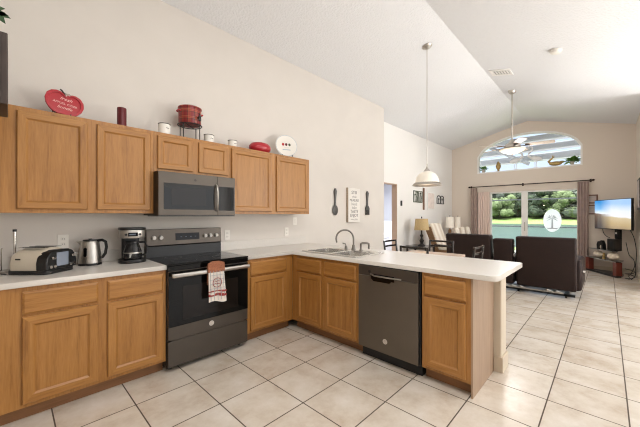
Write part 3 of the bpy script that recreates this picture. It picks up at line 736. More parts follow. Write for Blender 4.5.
for i in range(5): mk.box(-.035, -.1085-.0, .052+i*.008, -.01+i*.003, -.1065, .055+i*.008)
mk.build('measure_marks', M['plastic'], ca)
# paper towel holder
ph = thing('paper_towel_holder', 'bare chrome paper towel holder behind the toaster', 'paper towel holder', (.004, 3.213, K0))
MB().lathe([(0, 0), (.06, 0), (.06, .008), (.05, .014), (0, .015)]).build('base', M['steel'], ph, smooth=True)
MB().cyl((.02, 0, .0145), (.02, 0, .298), .009).build('pole', M['chrome'], ph, smooth=True)
MB().cyl((.02, 0, .2985), (.02, 0, .315), .0115).build('cap', M['black'], ph, smooth=True)
MB().tube([(-.05, -.02, .013), (-.05, -.02, .17), (-.045, -.02, .18)], .005).build('tension_arm', M['chrome'], ph, smooth=True)
# cord of toaster
tag(MB().tube([(-.02, 3.05, K0+.005), (-.06, 3.12, K0+.005), (-.12, 3.13, K0+.005), (-.2, 3.16, K0+.005)], .004).build('power_cord', M['black']), 'black power cord on the counter left of the toaster', 'cord')

# ------------------------------------------------------------------ outlets
def outlet(label, x, z, w=.072, h=.115, switch=False):
    t = thing('wall_switch' if switch else 'wall_outlet', label, 'switch' if switch else 'outlet', (x, W1-.0005, z))
    MB().prism(rrect(-w/2, -h/2, w/2, h/2, .006), -.006, 0, 'y').build('cover_plate', M['plastic'], t)
    if switch: MB().box(-.016, -.010, -.032, .016, -.0062, .032, .002).build('rocker', M['ceramic'], t)
    else:
        for zz in (-.022, .022):
            f = MB().prism(rrect(-.016, zz-.015, .016, zz+.015, .008), -.0085, -.0062, 'y').build('socket', M['ceramic'], t)
            MB().box(-.008, -.0092, zz-.006, -.005, -.0086, zz+.006).box(.005, -.0092, zz-.006, .008, -.0086, zz+.006).build('slots', M['ink'], f)
    return t
outlet('white wall outlet behind the toaster and kettle', .31, 1.115)
outlet('white wall outlet just right of the range', 1.816, 1.10)
outlet('white wall outlet at right, lower of the pair under the wall cabinet', 2.74, 1.105)
outlet('white wall switch plate under the right end of the wall cabinets', 2.9, 1.25, switch=True)

# ------------------------------------------------------------------ cabinet-top decor
U0 = UZ1+.0005
# apple plate
ap = thing('apple_sign', 'red apple-shaped sign with white lettering leaning on a small black stand', 'decorative sign', (.285, 3.085, U0), math.radians(6))
half = [(0, .155), (.015, .172), (.035, .186), (.06, .189), (.09, .176), (.112, .145), (.118, .105), (.108, .065), (.085, .03), (.055, .006), (.03, .0), (0, .006)]
ol = half+[(-x, z) for x, z in half[-2:0:-1]]
AM = Matrix.Translation((0, -.01, .012)) @ Matrix.Rotation(math.radians(-12), 4, 'X') @ Matrix.Rotation(math.radians(9), 4, 'Y')
def apl(s_, th, dy):
    cxa, cza = 0, .095
    return plate_mesh([(cxa+(x-cxa)*s_, cza+(z-cza)*s_) for x, z in ol], (), th), AM @ Matrix.Translation((0, dy, 0)) @ XZ
me, M4 = apl(1, .008, 0); a1 = MB().mesh(me, M4)
me = plate_mesh(ol, [[(x*.88, .095+(z-.095)*.88) for x, z in ol]], .012, bevel=.003)
a1.mesh(me, AM @ Matrix.Translation((0, -.005, 0)) @ XZ)
body = a1.build('plate', M['red'], ap, smooth=True)
l = MB()
for txt, sz, zz, sh in (('fresh', .038, .125, .35), ('APPLES, CIDER', .0235, .088, 0), ('bundle', .034, .05, .35)):
    l.mesh(text_mesh(txt, sz, .0006, sh), AM @ Matrix.Translation((.004, -.0068, zz)) @ XZ)
l.build('lettering', M['letter'], body)
stp = AM
MB().tube([stp @ Vector(p) for p in ((0, 0, .155), (-.012, 0, .185), (-.03, 0, .208), (-.04, 0, .212))], .006).build('stem', M['iron'], ap, smooth=True)
MB().tube([stp @ Vector(p) for p in ((-.005, -.006, .178), (.015, -.012, .19), (.03, -.012, .182), (.02, -.014, .172), (.004, -.012, .178), (-.01, -.012, .186))], .0035).build('wire_curl', M['nickel'], ap, smooth=True)
stn = MB()
for x in (-.05, .045): stn.tube([(x, -.035, .022), (x, -.03, .004), (x, .03, .004), (x, .06, .09)], .004)
stn.tube([(-.05, .03, .004), (.045, .03, .004)], .004)
stn.build('stand', M['black'], ap, smooth=True)
# candle
cn = thing('pillar_candle', 'dark red wooden-look pillar candle on top of the left cabinets', 'candle', (.687, 3.1, U0))
MB().lathe([(0, 0), (.036, 0), (.036, .17), (.033, .176), (.02, .172), (0, .17)], n=20).build('wax', M['darkred'], cn, smooth=True)
MB().tube([(0, 0, .17), (.001, 0, .182)], .0015, 5).build('wick', M['black'], cn)
# tins
def tin(label, x, y, r, h):
    t = thing('enamel_mug', label, 'canister', (x, y, U0), 0, 'white enamel canisters above the range')
    MB().lathe([(0, 0), (r, 0), (r, h), (r-.004, h), (r-.004, .006), (0, .006)], n=28).build('body', M['ceramic'], t, smooth=True)
    MB().lathe([(r-.006, h+.0005), (r+.003, h+.0005), (r+.003, h+.006), (r-.006, h+.006), (r-.006, h+.0005)], n=28).build('rim', M['iron'], t, smooth=True)
    k = MB()
    k.tube([((r+.0008)*math.sin(a), -(r+.0008)*math.cos(a), h*.62+.004*math.sin(a*16)) for a in [-.1+.09*i for i in range(8)]], .0022, 5)
    k.build('script_mark', M['ink'], t)
    return t
tin('white enamel canister with dark rim, left of the plaid pot', 1.04, 3.1, .053, .105)
tin('white enamel canister with dark rim, just right of the plaid pot', 1.505, 3.13, .051, .095)
tin('white enamel canister with dark rim, left of the red dome', 1.80, 3.15, .05, .09)
# plaid pot + stand
sdn = thing('plant_stand', 'thin dark wire stand holding the plaid pot', 'stand', (1.295, 3.12, U0))
s_ = MB()
for a in (35, 125, 215, 305):
    x, y = .11*math.cos(math.radians(a)), .11*math.sin(math.radians(a)); s_.cyl((x, y, 0), (x, y, .15), .005, n=8)
s_.build('legs', M['iron'], sdn)
MB().tube([(.115*math.cos(2*PI*i/32), .115*math.sin(2*PI*i/32), .155) for i in range(33)], .0055, 8).tube([(.078, .078, .152), (-.078, -.078, .152)], .004).tube([(-.078, .078, .152), (.078, -.078, .152)], .004).build('ring', M['iron'], sdn, smooth=True)
pt = thing('plaid_pot', 'red plaid beverage crock with side handles on the wire stand', 'pot', (1.295, 3.12, U0+.162))
pbdy = MB().lathe([(0, 0), (.104, 0), (.109, .008), (.11, .155), (.116, .16), (.116, .17), (.098, .17), (.098, .02), (0, .02)], n=40).build('body', M['plaid'], pt, smooth=True)
MB().lathe([(0, .19), (.085, .186), (.114, .172), (.114, .1705), (0, .1705)], n=36).build('lid', M['plaid'], pt, smooth=True)
for sx_ in (-1, 1):
    MB().tube([(sx_*.105, -.03, .12), (sx_*.122, -.028, .124), (sx_*.128, 0, .125), (sx_*.122, .028, .124), (sx_*.105, .03, .12)], .0075).build('handle', M['red'], pt, smooth=True)
sp = MB().cyl((.04, -.10, .06), (.04, -.145, .06), .010); sp.box(.028, -.155, .02, .052, -.135, .075, .005).cyl((.04, -.145, .075), (.04, -.145, .095), .006)
sp.build('spigot', M['black'], pt)
# red dome
rd = thing('red_bowl', 'glossy red domed apple-shaped dish on top of the right cabinet', 'bowl', (2.17, 3.13, U0))
MB().lathe([(0, 0), (.09, 0), (.125, .02), (.148, .055), (.144, .085), (.115, .118), (.06, .132), (0, .127)], n=36, sc=(1, .75)).build('body', M['red'], rd, smooth=True)
MB().tube([(0, 0, .126), (.005, 0, .137), (.018, 0, .145)], .005).build('stem', M['iron'], rd)
# standing plate
pl = thing('display_plate', 'white round plate with painted fruit on a black plate stand', 'plate', (2.585, 3.12, U0), math.radians(-22))
PM = Matrix.Translation((0, 0, .16)) @ Matrix.Rotation(math.radians(-11), 4, 'X') @ XZ
dish = MB().lathe([(0, 0), (.09, 0), (.10, .004), (.15, .016), (.152, .019), (.10, .009), (.09, .006), (0, .006)], n=44, M4=PM).build('plate', M['ceramic'], pl, smooth=True)
k = MB(); k.mesh(plate_mesh(circle(0, 0, .148), [circle(0, 0, .1445)], .001), PM @ Matrix.Translation((0, 0, .0195)))
k.build('rim_line', M['bluegrey'], dish)
for x, cc in ((-.045, 'red'), (0, 'darkred'), (.045, 'greenframe')):
    MB().mesh(plate_mesh(circle(x, .02, .017, .02), (), .001), PM @ Matrix.Translation((0, 0, .0066))).build('painted_fruit', M[cc], dish)
k = MB(); k.mesh(text_mesh('~~~~~~', .02, .0005), PM @ Matrix.Translation((0, -.03, .0066))); k.box(-.055, -.06, 0, .055, -.05, .001, M4=PM @ Matrix.Translation((0, 0, .0066)))
k.build('painted_band', M['bluegrey'], dish)
stn = MB()
for x in (-.07, .07): stn.tube([(x, -.05, .035), (x, -.05, .012), (x, -.03, .005), (x, .05, .005), (x*.5, .05, .13)], .0055)
stn.tube([(-.07, .05, .005), (.07, .05, .005)], .005); stn.build('stand', M['black'], pl, smooth=True)

# dark wooden box on the left wall with plant
db = thing('wall_cabinet', 'dark walnut wooden box cabinet at the top left edge of the photo', 'cabinet', (-.649, 2.2, 1.90))
MB().box(0, 0, 0, .641, .3, .364, .004).build('body', M['darkwood'], db)
MB().box(.03, -.018, .03, .315, -.0005, .34, .004).build('door', M['darkwood'], db)
MB().box(.327, -.018, .03, .615, -.0005, .34, .004).build('door', M['darkwood'], db)
vn = thing('ivy_plant', 'dark green leafy plant at the top left edge, standing on the walnut box', 'plant', (-.27, 2.36, 2.2645))
MB().lathe([(0, 0), (.07, 0), (.09, .13), (.08, .13), (.07, .02), (0, .02)]).build('pot', M['clay'], vn, smooth=True)
def leaf_spray(n, R, H, size, seed, z0=.1, droop=.5):
    rnd = random.Random(seed); b = bmesh.new()
    for i in range(n):
        a = rnd.uniform(0, 2*PI); rr = R*math.sqrt(rnd.random()); z = z0+H*rnd.random()*(1-droop*rr/R)
        d = Vector((math.cos(a), math.sin(a), rnd.uniform(-.5, .6))).normalized(); p = Vector((rr*math.cos(a), rr*math.sin(a), z))
        side = d.cross(Vector((0, 0, 1))).normalized(); up = side.cross(d)
        L_ = size*rnd.uniform(.7, 1.3); W_ = L_*.33
        v = [p, p+d*L_*.4+side*W_+up*.1*L_, p+d*L_, p+d*L_*.4-side*W_+up*.1*L_]
        q = [b.verts.new(x) for x in v]; b.faces.new(q)
    m = MB(); me = bpy.data.meshes.new('t'); b.to_mesh(me); b.free(); m.bm.from_mesh(me); return m
fol = leaf_spray(150, .15, .2, .07, 3)
fol.tube([(0, 0, .1), (.12, -.04, .17), (.22, -.08, .135)], .004, 5)
for (lx, ly, lz, a_) in ((.20, -.08, .14, .3), (.22, -.08, .13, -.3), (.22, -.08, .12, -.9), (.18, -.07, .145, .9), (.21, -.08, .125, 0)):
    fol.prism([(lx, lz), (lx+.03*math.cos(a_+.5), lz+.03*math.sin(a_+.5)), (lx+.055*math.cos(a_), lz+.055*math.sin(a_)), (lx+.03*math.cos(a_-.5), lz+.03*math.sin(a_-.5))], ly-.002, ly+.001, 'y')
fol.build('foliage', M['leaf'], vn)

# ------------------------------------------------------------------ wall decor above peninsula
sw = thing('spoon_wall_decor', 'large dark metal spoon hung on the wall left of the canvas sign', 'wall decor', (3.79, W1-.004, 1.34))
s_ = MB().tube([(0, -.012, .14), (0, -.012, .24), (0, -.012, .33), (0, -.012, .40), (0, -.012, .45)], .012, 8, rs=[.013, .012, .016, .022, .012])
s_.ball((0, -.014, .085), (.043, .012, .088), 18); s_.build('spoon', M['utensil'], sw, smooth=True); sw.scale = (1.6, 1, 1)
fk = thing('fork_wall_decor', 'large dark metal fork hung on the wall right of the canvas sign', 'wall decor', (4.72, W1-.004, 1.345))
s_ = MB().tube([(0, -.012, .17), (0, -.012, .25), (0, -.012, .34), (0, -.012, .41), (0, -.012, .45)], .012, 8, rs=[.014, .013, .018, .026, .012])
s_.prism([(-.04, .09), (-.04, .13), (-.018, .175), (.018, .175), (.04, .13), (.04, .09)], -.02, -.006, 'y')
for x in (-.034, -.0115, .0115, .034): s_.box(x-.006, -.02, 0, x+.006, -.006, .095, .002)
s_.build('fork', M['utensil'], fk, smooth=True); fk.scale = (1.6, 1, 1)
cs = thing('canvas_sign', 'tall narrow white canvas sign with grey words between spoon and fork', 'sign', (4.27, W1-.001, 1.215))
MB().box(-.17, -.045, 0, .17, 0, .61, .003).build('canvas', M['canvas_side'], cs)
fc = MB().box(-.168, -.0475, .002, .168, -.0455, .608).build('printed_face', M['canvas'], cs)
for txt, sz, zz, dk_ in (('STIR', .085, .50, 1), ('whisk', .06, .435, 0), ('MEASURE', .062, .37, 1), ('blend', .075, .30, 0), ('bake', .075, .235, 0), ('TASTE', .078, .165, 2), ('ENJOY', .078, .095, 2), ('every bite', .05, .035, 0)):
    MB().mesh(text_mesh(txt, sz, .0006), Matrix.Translation((0, -.0482, zz)) @ XZ).build('word', M['ink'] if dk_ else M['inkgrey'], fc)

# ------------------------------------------------------------------ ceiling things
def ceil_tilt(y): return math.atan(-SL) if y > RY else math.atan(SL)
pd = thing('pendant_lamp', 'glass dome pendant lamp with nickel rim hanging over the dining table', 'pendant lamp', (4.35, 1.95, 1.785))
ph_ = cz(1.95)-1.785
MB().lathe([(0, 0), (.068, 0), (.072, -.012), (.05, -.03), (.012, -.04), (0, -.04)], (0, 0, 0), M4=Matrix.Translation((0, 0, ph_-.0005)) @ Matrix.Rotation(math.atan(-SL), 4, 'X')).build('canopy', M['nickel'], pd, smooth=True)
MB().cyl((0, 0, .325), (0, 0, ph_-.03), .0055, n=8).build('stem', M['nickel'], pd)
MB().tube([(.022*math.cos(2*PI*i/20), 0, .30+.025*math.sin(2*PI*i/20)) for i in range(21)], .005).build('ring', M['nickel'], pd, smooth=True)
MB().lathe([(.0, .275), (.012, .275), (.018, .255), (.045, .225), (.048, .21), (0, .21)]).build('cap', M['nickel'], pd, smooth=True)
sh = [(.045, .2095), (.075, .20), (.12, .17), (.155, .12), (.17, .06), (.175, .042)]
MB().lathe(sh+[(r-.006, z-.001) for r, z in sh[::-1]]+[sh[0]], n=44).build('glass_shade', M['shade'], pd, smooth=True)
rm = MB().lathe([(.168, .041), (.178, .041), (.19, .025), (.208, .008), (.21, 0), (.203, 0), (.19, .012), (.17, .03), (.168, .041)], n=44)
for i in range(44):
    a = 2*PI*i/44; rm.tube([(.18*math.cos(a), .18*math.sin(a), .041), (.209*math.cos(a), .209*math.sin(a), .008)], .004, 5)
rm.build('ribbed_rim', M['nickel'], pd, smooth=True)
MB().ball((0, 0, .12), (.03, .03, .045)).cyl((0, 0, .16), (0, 0, .2095), .016).build('bulb', M['shade'], pd, smooth=True)
pl_ = light('pendant_bulb', 'POINT', (4.35, 1.95, 1.80), (0, 0, 0), 4, (1, .85, .65), .05)

FX, FYY = 7.24, 1.42
fn = thing('ceiling_fan', 'five-blade ceiling fan with frosted bowl light on a long rod', 'ceiling fan', (FX, FYY, 2.66))
fh_ = cz(FYY)-2.66
MB().lathe([(0, 0), (.075, 0), (.07, -.03), (.04, -.06), (.014, -.07), (0, -.07)], M4=Matrix.Translation((0, 0, fh_-.0005)) @ Matrix.Rotation(math.atan(SL), 4, 'X')).build('canopy', M['nickel'], fn, smooth=True)
MB().cyl((0, 0, .24), (0, 0, fh_-.06), .0135, n=12).cyl((0, 0, .56), (0, 0, .60), .02, n=12).build('downrod', M['nickel'], fn, smooth=True)
MB().lathe([(0, .25), (.03, .25), (.045, .21), (.07, .185), (.125, .15), (.15, .12), (.15, .085), (.12, .06), (0, .055)], n=36).build('motor_housing', M['nickel'], fn, smooth=True)
MB().lathe([(0, -.055), (.02, -.052), (.1, -.035), (.19, .005), (.235, .04), (.24, .05), (.225, .0525), (0, .0525)], n=40).build('bowl_light', M['bowl'], fn, smooth=True)
MB().ball((0, 0, -.062), (.016, .016, .012)).build('finial', M['bronze'], fn, smooth=True)
light('fan_bowl_bulb', 'POINT', (FX, FYY, 2.40), (0, 0, 0), 30, (1, .98, .95), .2)
for k in range(5):
    a = math.radians(133.9+72*k)
    R4 = Matrix.Rotation(a, 4, 'Z')
    ir = MB().box(.12, -.02, .096, .30, .02, .106, .003, M4=R4).box(.22, -.045, .106, .30, .045, .112, .002, M4=R4).build('blade_iron', M['bronze'], fn)
    T4 = R4 @ Matrix.Translation((0, 0, .112)) @ Matrix.Rotation(math.radians(-11), 4, 'X')
    MB().mesh(plate_mesh([(.22, -.05), (.30, -.062), (.66, -.072), (.70, -.05), (.71, 0), (.70, .05), (.66, .072), (.30, .062), (.22, .05)], (), .007, bevel=.001), T4 @ Matrix.Translation((0, 0, .005))).build('blade', M['blade'], fn)
def on_ceiling(x, y): return Matrix.Translation((x, y, cz(y)-.001)) @ Matrix.Rotation(math.atan(SL) if y < RY else -math.atan(SL), 4, 'X')
vt = thing('air_vent', 'white rectangular ceiling air vent with dark louvres', 'vent', (6.12, 1.37, cz(1.37)-.001))
vt.rotation_euler = (math.atan(SL), 0, 0)
MB().mesh(plate_mesh([(-.14, -.17), (.14, -.17), (.14, .17), (-.14, .17)], [[(-.105, -.135), (.105, -.135), (.105, .135), (-.105, .135)]], .012), Matrix.Translation((0, 0, -.006))).build('frame', M['white'], vt)
MB().box(-.105, -.135, -.003, .105, .135, -.001).build('duct_opening', M['iron'], vt)
lv = MB()
for i in range(6): lv.box(-.105, -.125+i*.045, -.012, .105, -.095+i*.045, -.009, M4=None)
lv.build('louvres', M['white'], vt)
sm = thing('smoke_detector', 'round white smoke detector on the sloped ceiling', 'smoke detector', (5.41, .524, cz(.524)-.001))
sm.rotation_euler = (math.atan(SL), 0, 0)
MB().lathe([(0, 0), (.072, 0), (.072, -.012), (0, -.012)], n=32).build('base_plate', M['plastic'], sm, smooth=True)
MB().lathe([(0, -.0125), (.066, -.0125), (.064, -.035), (.05, -.046), (.02, -.048), (0, -.048)], n=32).build('cover', M['plastic'], sm, smooth=True)

# ------------------------------------------------------------------ dining set
tb = thing('dining_table', 'square beige-topped dining table behind the peninsula under the pendant', 'table', (4.36, 1.95, 0))
MB().prism(rrect(-.42, -.42, .42, .42, .05), .715, .745, 'z', bev=.004).build('tabletop', M['table'], tb)
MB().box(-.34, -.34, .64, .34, .34, .714).build('apron', M['chairwood'], tb)
for x in (-.34, .34):
    for y in (-.34, .34): MB().box(x-.03, y-.03, 0, x+.03, y+.03, .714, .004).build('leg', M['chairwood'], tb)
def make_chair(label):
    t = thing('dining_chair', label, 'chair', (0, 0, 0), 0, 'espresso dining chairs')
    for y in (-.19, .19):       # faces +x
        MB().tube([(-.20, y, 0), (-.19, y, .45), (-.20, y, .7), (-.225, y, .92)], .016, 8).build('rear_leg', M['chairwood'], t, smooth=True)
        MB().cyl((.19, y, 0), (.19, y, .43), .016, .019, n=10).build('front_leg', M['chairwood'], t, smooth=True)
    for z, x in ((.905, -.223), (.825, -.214), (.68, -.2)):
        m = MB()
        for i in range(8):
            y0, y1 = -.185+.37*i/8, -.185+.37*(i+1)/8
            c0, c1 = -.02*math.cos(y0/.19*PI/2), -.02*math.cos(y1/.19*PI/2)
            m.prism([(x+c0-.008, y0), (x+c1-.008, y1), (x+c1+.008, y1), (x+c0+.008, y0)], z-.014, z+.014, 'z')
        m.build('back_rail', M['chairwood'], t)
    MB().box(-.19, -.205, .43, .215, .205, .455, .006).build('seat_frame', M['chairwood'], t)
    MB().box(-.165, -.19, .4555, .2, .19, .485, .012, 3).build('seat_cushion', M['seatpad'], t, smooth=True)
    return t
ch = make_chair('espresso dining chair nearest the peninsula, its back to the kitchen')
ch.location = (3.96, 1.86, 0)
dup(ch, (4.46, 2.42, 0), -PI/2, 'espresso dining chair nearest the bedroom doorway')
dup(ch, (4.74, 1.98, 0), PI, 'espresso dining chair on the living room side of the table')
dup(ch, (4.40, 1.47, 0), PI/2, 'espresso dining chair in front of the brown sofa back, rails glinting')

# ------------------------------------------------------------------ living room
sf = thing('reclining_sofa', 'dark brown leather reclining loveseat seen from behind', 'sofa', (6.1, 0, 0))
def back_pad(y0, y1, z0, z1, x=0, th=.2, lean=.1):
    m = MB(); b4 = Matrix(((1, 0, -lean, lean*z0), (0, 1, 0, 0), (0, 0, 1, 0), (0, 0, 0, 1)))
    m.box(x, y0, z0, x+th, y1, z1, .03, 3, M4=Matrix.Translation((.09*0, 0, 0)) @ b4); return m
for y0, y1 in ((.34, 1.145), (1.535, 2.34)):
    p = back_pad(y0, y1, .12, .975, x=.06).build('backrest', M['sofa'], sf, smooth=True)
    MB().box(.30, y0+.1 if y0 < 1 else y0, .18, 1.0, y1 if y0 < 1 else y1-.1, .47, .05, 3).build('seat', M['sofa'], sf, smooth=True)
back_pad(1.19, 1.50, .12, .92, x=.06).build('console_back', M['sofa'], sf, smooth=True)
MB().box(.30, 1.16, .15, .95, 1.52, .60, .03, 3).build('console', M['sofa'], sf, smooth=True)
MB().box(.16, .28, .12, 1.0, .43, .62, .05, 3).build('armrest', M['sofa'], sf, smooth=True)
MB().box(.16, 2.25, .12, 1.0, 2.40, .62, .05, 3).build('armrest', M['sofa'], sf, smooth=True)
m = MB().box(.1, .36, .03, .16, 2.3, .065).box(.85, .36, .03, .9, 2.3, .065)
for y in (.45, 1.1, 1.6, 2.25): m.box(.1, y, .03, .9, y+.05, .06).box(.12, y+.01, .0, .16, y+.04, .03).box(.84, y+.01, 0, .88, y+.04, .03)
m.build('steel_base', M['black'], sf)
m = MB()
for y in (.5, .62, 1.0, 1.12, 1.24): m.tube([(.10, y, .075), (.07, y+.09, .105), (.12, y+.14, .08)], .012, 6)
m.box(.07, .5, .068, .095, 1.9, .088); m.build('recliner_linkage', M['steel'], sf)
MB().tube([(.35, .279, .42), (.35, .262, .42), (.30, .26, .43)], .018).build('recline_lever', M['chrome'], sf, smooth=True)
for z in (.62, .80): MB().tube([(.02, 1.165, z), (.0, 1.168, z+.03), (.02, 1.165, z+.06)], .008).build('back_latch', M['chrome'], sf, smooth=True)

# end table + lamp
et = thing('end_table', 'small dark wooden end table under the tan-shaded lamp', 'side table', (6.95, 3.28, 0))
MB().box(-.24, -.27, .57, .24, .27, .6, .004).build('tabletop', M['chairwood'], et)
for x in (-.21, .21):
    for y in (-.24, .24): MB().box(x-.018, y-.018, 0, x+.018, y+.018, .5695).build('leg', M['chairwood'], et)
MB().box(-.2, -.23, .18, .2, .23, .2).build('shelf', M['chairwood'], et)
lp = thing('table_lamp', 'table lamp with tan drum shade and dark turned base', 'lamp', (6.95, 3.25, .6005))
MB().lathe([(0, 0), (.085, 0), (.085, .02), (.05, .03), (.03, .06), (.05, .10), (.055, .13), (.03, .16), (.02, .2), (.035, .23), (.04, .25), (.02, .28), (.014, .40), (0, .40)], n=24).build('base', M['iron'], lp, smooth=True)
MB().lathe([(.175, .38), (.145, .655), (.14, .655), (.17, .38), (.175, .38)], n=32).build('lamp_shade', M['lampshade'], lp, smooth=True)
MB().cyl((0, 0, .40), (0, 0, .66), .005).tube([(-.143, 0, .645), (.143, 0, .645)], .003).build('harp', M['bronze'], lp)
MB().ball((0, 0, .685), (.013, .013, .025)).build('finial', M['bronze'], lp, smooth=True)

def lounge(label, loc, rz, cushion):
    t = thing('lounge_chair', label, 'chair', loc, rz)     # faces -y locally
    for x in (-.3, .3):
        m = MB().prism([(-.30, .42), (.18, .40), (.44, 1.02), (.30, 1.06), (.10, .5), (-.30, .5)], x-.02, x+.02, 'x')
        m.build('side_frame', M['wicker'], t)
        for y in (-.28, .28): MB().box(x-.02, y-.02, 0, x+.02, y+.02, .41).build('leg', M['chairwood'], t)
        MB().box(x-.03, -.32, .60, x+.03, .2, .63, .006).box(x-.015, -.30, .5, x+.015, -.27, .5995).build('arm', M['chairwood'], t)
    MB().prism([(.17, .41), (.21, .41), (.45, 1.03), (.41, 1.04)], -.28, .28, 'x').build('back_panel', M['wicker'], t)
    MB().box(-.275, -.34, .42, .275, .16, .54, .04, 3).build('seat_cushion', M[cushion], t, smooth=True)
    b4 = Matrix.Translation((0, .13, .5)) @ Matrix.Rotation(math.radians(-21), 4, 'X')
    MB().box(-.275, -.09, .02, .275, .035, .66, .045, 3, M4=b4).build('back_cushion', M[cushion], t, smooth=True)
    return t
lounge('brown wicker lounge chair with striped cream cushions beside the tan lamp', (7.55, 2.86, 0), 0, 'stripe')
# cream sofa in the corner with three pillows
ls = thing('cream_settee', 'cream upholstered settee in the far corner behind the brown sofa', 'sofa', (8.75, 2.72, 0))
MB().box(-.65, -.35, .12, .65, .35, .42, .05, 3).build('seat', M['pinkstripe'], ls, smooth=True)
MB().box(-.65, .2, .40, .65, .4, .86, .06, 3).build('backrest', M['pinkstripe'], ls, smooth=True)
for x in (-.72, .62): MB().box(x, -.36, .1, x+.13, .38, .62, .05, 3).build('arm', M['pinkstripe'], ls, smooth=True)
for x in (-.6, .6):
    for y in (-.28, .3): MB().cyl((x, y, 0), (x, y, .12), .025).build('foot', M['chairwood'], ls)
for i, (x, txt) in enumerate(((-.42, 'left'), (0.0, 'middle'), (.42, 'right'))):
    o = MB().box(-.17, -.06, 0, .17, .06, .56, .055, 3).build('throw_pillow', M['stripe'], None, smooth=True)
    o.location = (8.75+x, 2.80, .70); o.location.z = .46; o.rotation_euler = (math.radians(-12), math.radians(9), math.radians(14))
    tag(o, 'striped cream pillow on the cream settee, %s one of three' % txt, 'pillow', 'pillows on the cream settee')
# lamps in the corner with table
ct3 = thing('corner_table', 'small wooden corner table carrying two white-shaded lamps', 'side table', (9.3, 3.33, 0))
MB().box(-.3, -.2, .66, .3, .2, .69, .004).build('tabletop', M['wicker'], ct3)
for x in (-.27, .27):
    for y in (-.17, .17): MB().box(x-.02, y-.02, 0, x+.02, y+.02, .6595).build('leg', M['wicker'], ct3)
def small_lamp(label, x, y, r, h):
    t = thing('table_lamp', label, 'lamp', (x, y, .6905))
    MB().lathe([(0, 0), (.06, 0), (.055, .02), (.03, .05), (.045, .12), (.04, .2), (.015, .24), (.012, .32), (0, .32)], n=20).build('base', M['wicker'], t, smooth=True)
    MB().lathe([(r, .27), (r*.92, .27+h), (r*.9, .27+h), (r*.97, .27), (r, .27)], n=28).build('lamp_shade', M['whiteshade'], t, smooth=True)
    MB().cyl((0, 0, .32), (0, 0, .29+h), .004).ball((0, 0, .30+h), .012).tube([(-r*.91, 0, .265+h), (r*.91, 0, .265+h)], .003).build('harp', M['bronze'], t)
small_lamp('wider white-shaded table lamp in the far corner, left of the pair', 9.16, 3.40, .115, .33)
small_lamp('narrow white-shaded table lamp in the far corner, right of the pair', 9.43, 3.26, .075, .33)

# pictures on the alcove wall
def scroll_frame(t, w_, h_, m_):
    f = MB()
    f.box(-w_/2, -.012, 0, -w_/2+.02, -.001, h_).box(w_/2-.02, -.012, 0, w_/2, -.001, h_).box(-w_/2+.02, -.012, 0, w_/2-.02, -.001, .02).box(-w_/2+.02, -.012, h_-.02, w_/2-.02, -.001, h_)
    f.build('frame', m_, t)
a1 = thing('garden_wall_art', 'green and black metal floral wall art left of the thin wall strip', 'wall decor', (7.55, W2-.001, 1.68))
scroll_frame(a1, .52, .31, M['greenframe'])
f = MB()
for i in range(9):
    x = -.18+.045*i; f.tube([(x, -.008, .02), (x+.02*math.sin(i), -.01, .12), (x+.03*math.sin(i*2.3), -.01, .2+.07*abs(math.sin(i*1.7)))], .006, 5)
    f.ball((x+.03*math.sin(i*2.3), -.01, .2+.07*abs(math.sin(i*1.7))), (.03, .006, .025), 10)
f.build('flowers', M['greenframe'], a1)
tag(MB().box(7.845, W2-.026, 1.49, 7.92, W2-.001, 2.09, .004).build('wall_strip', M['frame_brown']), 'tall thin dark brown strip hanging between the wall pictures', 'wall decor')
a2 = thing('floral_print', 'pale rose framed print right of the thin wall strip', 'picture', (8.35, W2-.001, 1.50))
MB().box(-.24, -.02, 0, .24, 0, .50, .004).build('frame', M['white'], a2)
MB().box(-.21, -.0225, .03, .21, -.0205, .47).build('print', M['pinkprint'], a2)
a3 = thing('double_arch_wall_art', 'small black wire wall art with two arched tops', 'wall decor', (9.03, W2-.001, 1.69))
f = MB()
for s_ in (-1, 1):
    f.tube([(s_*.25, -.01, 0), (s_*.25, -.01, .16)]+[(s_*(.125+.125*math.cos(PI*i/10)), -.01, .16+.08*math.sin(PI*i/10)) for i in range(11)]+[(0, -.01, .0)], .011, 6)
f.tube([(-.25, -.01, 0), (.25, -.01, 0)], .011, 6); f.build('frame', M['iron'], a3)
f = MB()
for s_ in (-1, 1):
    f.tube([(s_*.125, -.01, 0), (s_*.125, -.01, .1)], .008, 6); f.ball((s_*.125, -.012, .13), (.05, .006, .04), 12)
f.build('motif', M['utensil'], a3)
tag(MB().box(6.62, W2-.024, 1.57, 6.68, W2-.001, 1.70, .006).build('thermostat', M['black']), 'small black rectangular control on the wall right of the doorway', 'thermostat')

# bedroom bed seen through the doorway
bd = thing('bed', 'white bed seen through the bedroom doorway', 'bed', (7.4, 5.45, 0))
MB().box(-.95, -.8, .1, .9, .8, .55, .05, 3).build('mattress', M['bedding'], bd, smooth=True)
MB().box(-.97, -.82, .4, .5, .82, .62, .06, 3).build('duvet', M['bedding'], bd, smooth=True)
MB().box(.9, -.85, 0, .97, .85, 1.15, .02).build('headboard', M['white'], bd)
for x in (-.85, .85):
    for y in (-.7, .7): MB().cyl((x, y, 0), (x, y, .1), .03).build('foot', M['chairwood'], bd)
for i, (x, y, mm, lb) in enumerate(((-.55, -.45, 'bluefab', 'blue pillow lying on the near edge of the bed'), (.55, -.35, 'bedding', 'white pillow at the head of the bed'))):
    o = MB().box(-.3, -.22, 0, .3, .22, .16, .07, 3).build('bed_pillow', M[mm], None, smooth=True); o.location = (7.4+x, 5.45+y, .622 if i == 0 else .624)
    tag(o, lb, 'pillow')

